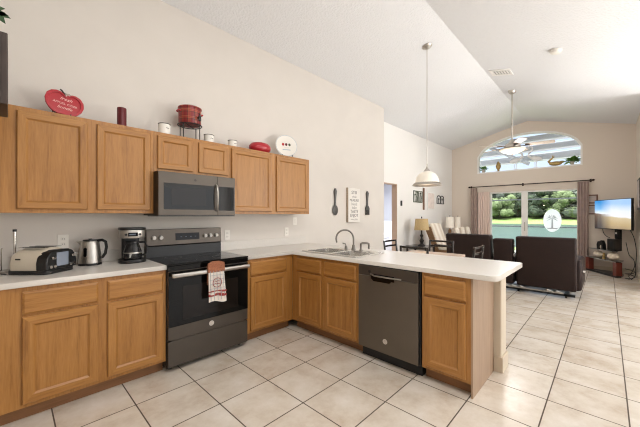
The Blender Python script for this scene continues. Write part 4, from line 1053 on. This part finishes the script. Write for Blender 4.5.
# curtains, rod
rd_ = thing('curtain_rod', 'dark bronze curtain rod across the top of the sliding door', 'curtain rod', (XF-.1, 0, 2.205))
MB().cyl((0, .25, 0), (0, 3.07, 0), .0125, n=12).build('rod', M['bronze'], rd_, smooth=True)
for y in (.24, 3.08): MB().ball((0, y, 0), (.026, .032, .026)).build('finial', M['bronze'], rd_, smooth=True)
for y in (.29, 1.70, 3.05): MB().box(.012, y-.01, -.012, .098, y+.01, .012).box(.09, y-.02, -.04, .0985, y+.02, .04).build('bracket', M['bronze'], rd_)
def curtain(y0, y1, z0, z1, folds, amp, th=.004):
    b = bmesh.new(); n = folds*8; A, B_ = [], []
    levels = 8
    for j in range(levels+1):
        z = z0+(z1-z0)*j/levels; a_, c_ = [], []
        for i in range(n+1):
            s_ = i/n; y = y0+(y1-y0)*s_; x = amp*math.sin(s_*folds*2*PI+.4*math.sin(j*.5))*(1-.25*j/levels)
            a_.append(b.verts.new((x, y, z))); c_.append(b.verts.new((x+th, y, z)))
        A.append(a_); B_.append(c_)
    for j in range(levels):
        for i in range(n):
            b.faces.new((A[j][i], A[j][i+1], A[j+1][i+1], A[j+1][i])); b.faces.new((B_[j][i+1], B_[j][i], B_[j+1][i], B_[j+1][i+1]))
        b.faces.new((A[j][0], A[j+1][0], B_[j+1][0], B_[j][0])); b.faces.new((A[j+1][n], A[j][n], B_[j][n], B_[j+1][n]))
    for i in range(n):
        b.faces.new((A[0][i+1], A[0][i], B_[0][i], B_[0][i+1])); b.faces.new((A[-1][i], A[-1][i+1], B_[-1][i+1], B_[-1][i]))
    bmesh.ops.recalc_face_normals(b, faces=b.faces)
    m = MB(); me = bpy.data.meshes.new('t'); b.to_mesh(me); b.free(); m.bm.from_mesh(me); return m
o = curtain(.32, .535, .012, 2.18, 4, .035).build('curtain', M['curtain'], None, smooth=True); o.location = (XF-.1, 0, 0)
tag(o, 'taupe floor-length curtain right of the sliding door', 'curtain', 'taupe curtains')
o = curtain(2.86, 3.04, .012, 2.18, 4, .03).build('curtain', M['curtain'], None, smooth=True); o.location = (XF-.1, 0, 0)
tag(o, 'taupe floor-length curtain left of the sliding door', 'curtain', 'taupe curtains')
o = curtain(2.53, 2.85, .012, 2.04, 5, .02).build('curtain', M['sheer'], None, smooth=True); o.location = (XF-.045, 0, 0)
tag(o, 'pale rose blind panel gathered at the left of the sliding door', 'blind')
# oval etched palm decal on the door
ov = thing('oval_decal', 'white oval etched palm tree decal on the sliding door glass', 'decal', (XF+.085, 1.055, 1.2))
MD = Matrix(((0, 0, 1, 0), (-1, 0, 0, 0), (0, 1, 0, 0), (0, 0, 0, 1)))
MD = Matrix(((0, 0, -1, 0), (-1, 0, 0, 0), (0, 1, 0, 0), (0, 0, 0, 1)))
MB().mesh(plate_mesh(circle(0, 0, .195, .305, 48), (), .001), MD).build('film', M['etch'], ov)
pm = MB()
pm.mesh(plate_mesh([(-.02, -.2), (.02, -.2), (.012, .05), (-.012, .05)], (), .0008), MD @ Matrix.Translation((0, 0, .0012)))
for a in (-20, 15, 50, 90, 130, 165, 200):
    ca_, sa_ = math.cos(math.radians(a)), math.sin(math.radians(a))
    pm.mesh(plate_mesh([(0, .05), (.06*ca_-.02*sa_, .05+.08*sa_+.03), (.13*ca_, .05+.12*sa_-.03), (.06*ca_, .05+.07*sa_)], (), .0008), MD @ Matrix.Translation((0, 0, .0012)))
pm.mesh(plate_mesh([(-.13, -.2), (.13, -.2), (.09, -.225), (-.09, -.225)], (), .0008), MD @ Matrix.Translation((0, 0, .0012)))
pm.build('palm_tree', M['etchgrey'], ov)
# pictures right of the curtain
def far_pic(label, y0, y1, z0, z1):
    t = thing('wall_picture', label, 'picture', (XF-.001, (y0+y1)/2, z0), -PI/2)
    w_ = y1-y0
    MB().box(-w_/2, -.02, 0, w_/2, 0, z1-z0, .003).build('frame', M['frame_brown'], t)
    MB().box(-w_/2+.03, -.0225, .03, w_/2-.03, -.0205, z1-z0-.03).build('print', M['print'], t)
far_pic('small brown-framed picture behind the television, upper of two', .155, .46, 1.63, 1.85)
far_pic('small brown-framed picture behind the television, lower of two', .155, .46, 1.36, 1.60)
t = thing('wall_picture', 'dark-framed picture at the right edge of the photo', 'picture', (8.72, YR+.001, 1.45), PI)
MB().box(-.3, -.03, 0, .3, 0, .62, .004).build('frame', M['black'], t); MB().box(-.26, -.0325, .04, .26, -.0305, .58).build('print', M['print'], t)

# objects on the arched window sill
SZ = 2.6455
def sill(y): return (XF+.05, y, SZ)
def potted(label, y, n, R, H, size, seed):
    t = thing('potted_plant', label, 'plant', sill(y))
    MB().lathe([(0, 0), (.035, 0), (.045, .09), (.04, .09), (.032, .01), (0, .01)]).build('pot', M['clay'], t, smooth=True)
    leaf_spray(n, R, H, size, seed, .07).build('foliage', M['leaf_light'], t)
potted('small potted green plant at the left end of the arched window sill', 2.72, 60, .045, .14, .09, 11)
potted('potted spiky green plant at the right end of the arched window sill', .64, 70, .045, .10, .15, 12)
o = MB().lathe([(0, 0), (.05, 0), (.04, .015), (.02, .03), (.055, .09), (.07, .15), (.05, .22), (.02, .28), (0, .3)], n=14).build('gold_finial', M['gold'], None, smooth=True); o.location = sill(2.32)
tag(o, 'gold artichoke-shaped ornament on the arched window sill', 'ornament')
def heron(label, y, flip, neck):
    t = thing('heron_statue', label, 'statue', sill(y), 0, 'white heron statues')
    f = flip
    MB().ball((0, f*.02, .26), (.05, .14, .065), 16, rot=Matrix.Rotation(f*-.25, 3, 'X')).build('body', M['heron'], t, smooth=True)
    m = MB().tube([(0, -f*.08+f*0, .28), (0, -f*.16, .34), (0, -f*.15, .42), (0, -f*.07, .50), (0, -f*.07, .58), (0, -f*.13, .62), (0, -f*.18, .60)], .02, 10, rs=[.035, .028, .022, .02, .02, .024, .018])
    m.cyl((0, -f*.17, .605), (0, -f*.27, .55), .012, .002, n=8)
    m.build('neck_and_head', M['heron'], t, smooth=True)
    m = MB().tube([(0, .02*f, .2), (.0, .03*f, .1), (0, .02*f, .01)], .008, 6).tube([(0.02, -.02*f, .2), (.02, -.01*f, .1), (.02, -.02*f, .01)], .008, 6).box(-.04, -.07, 0, .05, .07, .012)
    m.build('legs', M['heron'], t, smooth=True)
heron('white heron statue on the window sill, left one with neck curving right', 1.88, 1, 0)
heron('white heron statue on the window sill, right one with neck curving left', 1.42, -1, 0)
t = thing('gold_duck', 'gold bird figurine with curled neck near the right of the window sill', 'ornament', sill(.98))
MB().ball((0, 0, .07), (.05, .14, .06), 16).ball((0, -.13, .10), (.02, .06, .03), 10).build('body', M['gold'], t, smooth=True)
MB().tube([(0, .10, .08), (0, .15, .14), (0, .10, .19), (0, .05, .24), (0, .07, .28), (0, .02, .27)], .022, 8, rs=[.035, .03, .024, .02, .026, .01]).build('neck_and_head', M['gold'], t, smooth=True)

# ------------------------------------------------------------------ TV corner
TA = math.atan2(-.516, -.857)
st = thing('television_stand', 'corner television stand with mahogany posts and black glass shelves', 'TV stand', (9.42, .10, 0), TA)
trap = [(-.50, -.02), (.50, -.02), (.46, .10), (.22, .30), (-.22, .30), (-.46, .10)]
def sh_(s_, z0, z1): return MB().prism([(x*s_, y) for x, y in trap], z0, z1, 'z')
sh_(1.0, .0, .04).build('base', M['black'], st)
for x in (-.45, .45): MB().box(x-.055, -.015, .0405, x+.055, .09, .3245, .004).build('post', M['mahogany'], st)
sh_(1.0, .325, .34).build('shelf', M['smoke'], st)
MB().box(-.5, -.025, .322, .5, -.0205, .342, .001).build('shelf_edge', M['steel'], st)
for x in (-.3, .3): MB().cyl((x, .12, .3405), (x, .12, .5445), .015).build('shelf_support', M['steel'], st)
sh_(.78, .545, .558).build('shelf', M['smoke'], st)
MB().box(-.39, -.025, .542, .39, -.0205, .56, .001).build('shelf_edge', M['steel'], st)
MB().box(.06, .235, .5585, .20, .28, 1.45, .004).build('tv_mast', M['black'], st)
tv = thing('television', 'flat television showing a bright beach scene', 'television', (9.285, -.075, 1.025), TA)
TW, TH = 1.12, .67
MB().box(-TW/2, 0, 0, TW/2, .045, TH, .006).build('case', M['black'], tv)
def tv_mat():
    m = bpy.data.materials.new('tv_picture'); m.use_nodes = True; nt = m.node_tree; b = bsdf(m); L = nt.links.new
    t = nt.nodes.new('ShaderNodeTexCoord'); s = nt.nodes.new('ShaderNodeSeparateXYZ'); L(t.outputs['Generated'], s.inputs[0])
    n = nt.nodes.new('ShaderNodeTexNoise'); n.inputs['Scale'].default_value = 3; n.inputs['Detail'].default_value = 5; L(t.outputs['Generated'], n.inputs['Vector'])
    sl = nt.nodes.new('ShaderNodeMath'); sl.operation = 'MULTIPLY_ADD'; sl.inputs[1].default_value = .12; L(s.outputs['X'], sl.inputs[0]); L(s.outputs['Z'], sl.inputs[2])
    ad = nt.nodes.new('ShaderNodeMath'); ad.operation = 'MULTIPLY_ADD'; ad.inputs[1].default_value = .10; L(n.outputs['Fac'], ad.inputs[0]); L(sl.outputs[0], ad.inputs[2])
    def rp(stops):
        r = nt.nodes.new('ShaderNodeValToRGB'); els = r.color_ramp.elements
        els[0].position, els[0].color = stops[0][0], lin(stops[0][1]); els[1].position, els[1].color = stops[-1][0], lin(stops[-1][1])
        for p, c in stops[1:-1]:
            x = els.new(p); x.color = lin(c)
        L(ad.outputs[0], r.inputs[0]); return r.outputs[0]
    A = rp([(0, (50, 46, 50)), (.3, (84, 70, 62)), (.57, (120, 100, 84)), (.6, (235, 240, 246)), (.75, (140, 195, 240)), (1, (66, 150, 220))])
    B = rp([(0, (150, 130, 110)), (.3, (196, 172, 130)), (.5, (214, 196, 160)), (.54, (244, 244, 244)), (.75, (236, 242, 250)), (1, (170, 206, 246))])
    mx = nt.nodes.new('ShaderNodeMix'); mx.data_type = 'RGBA'
    r2 = nt.nodes.new('ShaderNodeMapRange'); r2.inputs['From Min'].default_value = .18; r2.inputs['From Max'].default_value = .5; L(s.outputs['X'], r2.inputs['Value'])
    L(r2.outputs[0], mx.inputs['Factor']); L(A, mx.inputs['A']); L(B, mx.inputs['B'])
    b.inputs['Base Color'].default_value = (.005, .005, .005, 1); b.inputs['Roughness'].default_value = .12
    L(mx.outputs['Result'], b.inputs['Emission Color']); b.inputs['Emission Strength'].default_value = 1.1
    return m
MB().box(-TW/2+.012, -.002, .016, TW/2-.012, -.0003, TH-.012).build('screen', tv_mat(), tv)
MB().box(-.06, .0455, .2, .06, .135, .42).build('mount_bracket', M['black'], tv)
MB().box(-.02, -.004, -.008, .02, .02, -.0005).build('logo_bar', M['nickel'], tv)
T4 = Matrix.Translation((9.42, .10, 0)) @ Matrix.Rotation(TA, 4, 'Z')
def onstand(o, x, y, z, rz=0): o.location = T4 @ Vector((x, y, z)); o.rotation_euler = (0, 0, TA+rz); return o
o = thing('speaker_box', 'black subwoofer box mounted low on the television mast', 'speaker', (0, 0, 0)); onstand(o, .15, .20, .59)
MB().box(-.12, -.1, -.0315, .12, .033, .22, .012).build('cabinet', M['slate_dark'], o); MB().cyl((0, -.102, .1), (0, -.1005, .1), .07, n=24).build('grille', M['black'], o)
MB().box(-.05, -.0, .23, .05, .03, .45, .01).build('bracket', M['black'], o); MB().box(-.02, -.003, .33, .03, -.0005, .37).build('badge', M['plastic'], o)
o = thing('photo_ornament', 'dark arched ornament with a small pale figure on the upper shelf', 'ornament', (0, 0, 0)); onstand(o, -.12, .08, .5585)
m = MB()
m.prism([(-.10, 0), (-.11, .10), (-.07, .17), (-.02, .13), (0, .19), (.05, .2), (.10, .12), (.11, 0), (.05, 0), (.045, .09), (0, .11), (-.03, .08), (-.04, 0)], -.03, .03, 'y'); m.build('arch', M['black'], o)
MB().ball((.003, -.005, .045), (.03, .02, .045)).build('figure', M['shell'], o, smooth=True)
def conch(label, x, y, s_, rz):
    o = thing('conch_shell', label, 'shell', (0, 0, 0)); onstand(o, x, y, .3405, rz)
    m = MB(); m.ball((0, 0, .085*s_), (.14*s_, .085*s_, .085*s_), 20)
    for i in range(5): m.lathe([(0, 0), (.06*s_*(1-.17*i), .0), (.05*s_*(1-.17*i), .035*s_), (0, .04*s_)], M4=Matrix.Translation(((.08+.025*i)*s_, 0, .088*s_)) @ Matrix.Rotation(PI/2, 4, 'Y'), n=16)
    m.build('whorl', M['shell'], o, smooth=True)
    k = MB().tube([(-.10*s_, -.05*s_, .08*s_), (-.02*s_, -.082*s_, .07*s_), (.06*s_, -.075*s_, .07*s_)], .012*s_, 8); k.build('lip', M['pinkprint'], o, smooth=True)
conch('cream conch shell on the left of the middle shelf', -.24, .10, .95, .1)
conch('larger cream conch shell on the right of the middle shelf', .26, .08, 1.08, -.2)
o = thing('bronze_figurine', 'small bronze figurine between the two conch shells', 'figurine', (0, 0, 0)); onstand(o, .0, .06, .3405)
MB().lathe([(0, 0), (.035, 0), (.03, .015), (.018, .03), (.03, .07), (.02, .10), (0, .105)], n=16).build('body', M['gold'], o, smooth=True); MB().ball((0, 0, .118), .02, 12).build('head', M['gold'], o, smooth=True)
for i, (lb, pts) in enumerate((('black cable hanging from the television to the wall corner', [(9.05, -.30, 1.15), (9.0, -.40, .9), (8.97, -.44, .6), (8.95, -.43, .3), (8.9, -.42, .1), (8.85, -.36, .012)]),
        ('black cable looping beside the television stand', [(9.25, -.30, .75), (9.1, -.34, .5), (8.95, -.40, .42), (8.85, -.41, .3), (8.92, -.36, .12), (9.02, -.33, .06), (8.9, -.36, .012)]),
        ('black cable coiled on the floor beside the television stand', [(8.78+.10*math.cos(k*.7), -.34+.07*math.sin(k*.7), .012+.011*k) for k in range(22)]),
        ('thin black cable dangling below the television left edge', [(9.45, .07, 1.02), (9.42, .05, .93), (9.36, .0, .86), (9.32, -.05, .84)]))):
    # smooth path
    P_ = [Vector(p) for p in pts]; sm_ = []
    for k in range(len(P_)-1):
        for j in range(4):
            t_ = j/4; p0, p1, p2, p3 = P_[max(k-1, 0)], P_[k], P_[k+1], P_[min(k+2, len(P_)-1)]
            sm_.append(.5*((2*p1)+(p2-p0)*t_+(2*p0-5*p1+4*p2-p3)*t_*t_+(3*p1-p0-3*p2+p3)*t_**3))
    sm_.append(P_[-1])
    tag(MB().tube(sm_, .007, 6).build('cable', M['black'], None, smooth=True), lb, 'cable')

# ------------------------------------------------------------------ outdoors
struct(MB().box(10.15, -6, -.12, 13.6, 12, -.02).build('trim_1', M['slab']), 'pale concrete patio slab outside the sliding door', 'patio')
def slope(x0, x1, z0, z1, name, mm):
    return MB().prism([(x0, z0-.6), (x1, z1-.6), (x1, z1), (x0, z0)], -60, 90, 'y').build(name, mm)
tag(slope(13.61, 19, -.1, -.38, 'near_lawn', M['grass']), 'green lawn strip between the patio and the pond', 'lawn', kind='stuff')
tag(MB().box(19.01, -60, -1.2, 73.99, 90, -.4).build('pond_water', M['water']), 'green pond water outside the sliding door', 'water', kind='stuff')
tag(slope(74, 91.99, -.4, 1.2, 'far_bank', M['grass']), 'bright grassy bank on the far side of the pond', 'lawn', kind='stuff')
tag(MB().prism([(92, .6), (200, .6), (200, 1.2), (92, 1.2)], -150, 190, 'y').build('far_field', M['grass']), 'grass field under the distant trees', 'lawn', kind='stuff')
# screen cage
sc = thing('screen_enclosure', 'patio screen enclosure with dark rails and white roof beams', 'screen enclosure', (13.3, 0, 0))
for z in (.92, 1.93, 2.75): MB().box(-.02, -5.9, z-.02, .02, 11.9, z+.02).build('rail', M['cage'], sc)
for y in (-5.85, -2.9, -.1, 3.75, 6.3, 9, 11.85): MB().box(-.025, y-.025, -.02, .025, y+.025, 2.729).build('post', M['cage'], sc)
for x, z, wd in ((-1.8, 3.05, .2), (-2.15, 3.30, .17), (-2.5, 3.52, .16)): MB().box(x-.15, -5.9, z, x+.15, 11.9, z+wd, .02).build('roof_beam', M['beam'], sc)
for y in (-2.9, 3.75, 6.3): MB().prism([(-3.1, 3.95), (0, 2.77), (0, 2.9), (-3.1, 4.1)], y-.04, y+.04, 'y').build('rafter', M['beam'], sc)
m = MB(); m.tube([(-2.42, 3.0, 3.70), (-2.35, 1.70, 2.90)], .06, 6); m.build('diagonal_brace', M['beam'], sc)
MB().prism([(-3.14, 4.0), (-2.6, 3.78), (-2.6, 3.84), (-3.14, 4.06)], -5.9, 11.9, 'y').build('roof_panel', M['beam'], sc)
# trees
def tree(label, x, y, h, r, kind, seed):
    rnd = random.Random(seed); z0 = 1.19
    t = thing('tree', label, 'tree', (x, y, z0), 0, 'trees across the pond')
    MB().tube([(0, 0, 0), (.1, 0, h*.3), (0, .1, h*.6)], .18, 8, rs=[.25, .18, .1]).build('trunk', M['bark'], t, smooth=True)
    b = bmesh.new()
    cl_ = [(Vector((rnd.gauss(0, r*.42), rnd.gauss(0, r*.42), h*rnd.uniform(.12, .88))), r*rnd.uniform(.28, .5)) for _ in range(24)]+[(Vector((rnd.uniform(-r, r), rnd.uniform(-r, r), r*.25)), r*.36) for _ in range(12)]
    for c_, rr in cl_:
        for _ in range(70):
            d = Vector((rnd.gauss(0, 1), rnd.gauss(0, 1), rnd.gauss(0, 1))).normalized(); p = c_+d*rr*rnd.uniform(.75, 1.05)
            if p.z < .05: p.z = .05
            n_ = (d+Vector((rnd.gauss(0, .5), rnd.gauss(0, .5), rnd.gauss(0, .5)))).normalized()
            q = n_.to_track_quat('Z', 'Y'); L_ = rnd.uniform(.16, .34)
            vs = [b.verts.new(p+q @ Vector(v)) for v in ((-L_, 0, 0), (0, -L_*.5, 0), (L_, 0, 0), (0, L_*.5, 0))]; b.faces.new(vs)
        bmesh.ops.create_icosphere(b, subdivisions=2, radius=rr*.8, matrix=Matrix.Translation(c_))
    m = MB(); me = bpy.data.meshes.new('t'); b.to_mesh(me); b.free(); m.bm.from_mesh(me)
    m.build('crown', M[kind], t)
kinds = [('tree1', 'dark green'), ('tree3', 'grey-green'), ('tree2', 'light green')]
spots = [(88, 26, 8.0, 4.0, 0), (90, 22.3, 8.5, 4.2, 1), (84.5, 19.0, 5.6, 3.2, 2), (90, 16, 7.2, 3.6, 0), (92, 13, 8.2, 3.6, 1), (87, 10.4, 6.8, 3.4, 0), (85, 7.8, 6.3, 3.2, 2), (91, 6.2, 8.4, 3.8, 0), (86.5, 3.6, 6.6, 3.2, 1), (90, .8, 7.6, 3.6, 0), (87, -3.0, 7, 3.6, 2), (90, 31, 9, 4.4, 0), (89, -7.5, 8, 4, 1)]
order = ['first', 'second', 'third', 'fourth', 'fifth', 'sixth', 'seventh', 'eighth', 'ninth', 'tenth', 'eleventh', 'twelfth', 'thirteenth']
rank = sorted(range(len(spots)), key=lambda i: -spots[i][1]/spots[i][0])
for i, (x, y, h_, r_, k_) in enumerate(spots):
    tree('%s tree across the pond, %s from the left in the tree line' % (kinds[k_][1], order[rank.index(i)]), x, y, h_, r_, kinds[k_][0], 100+i)
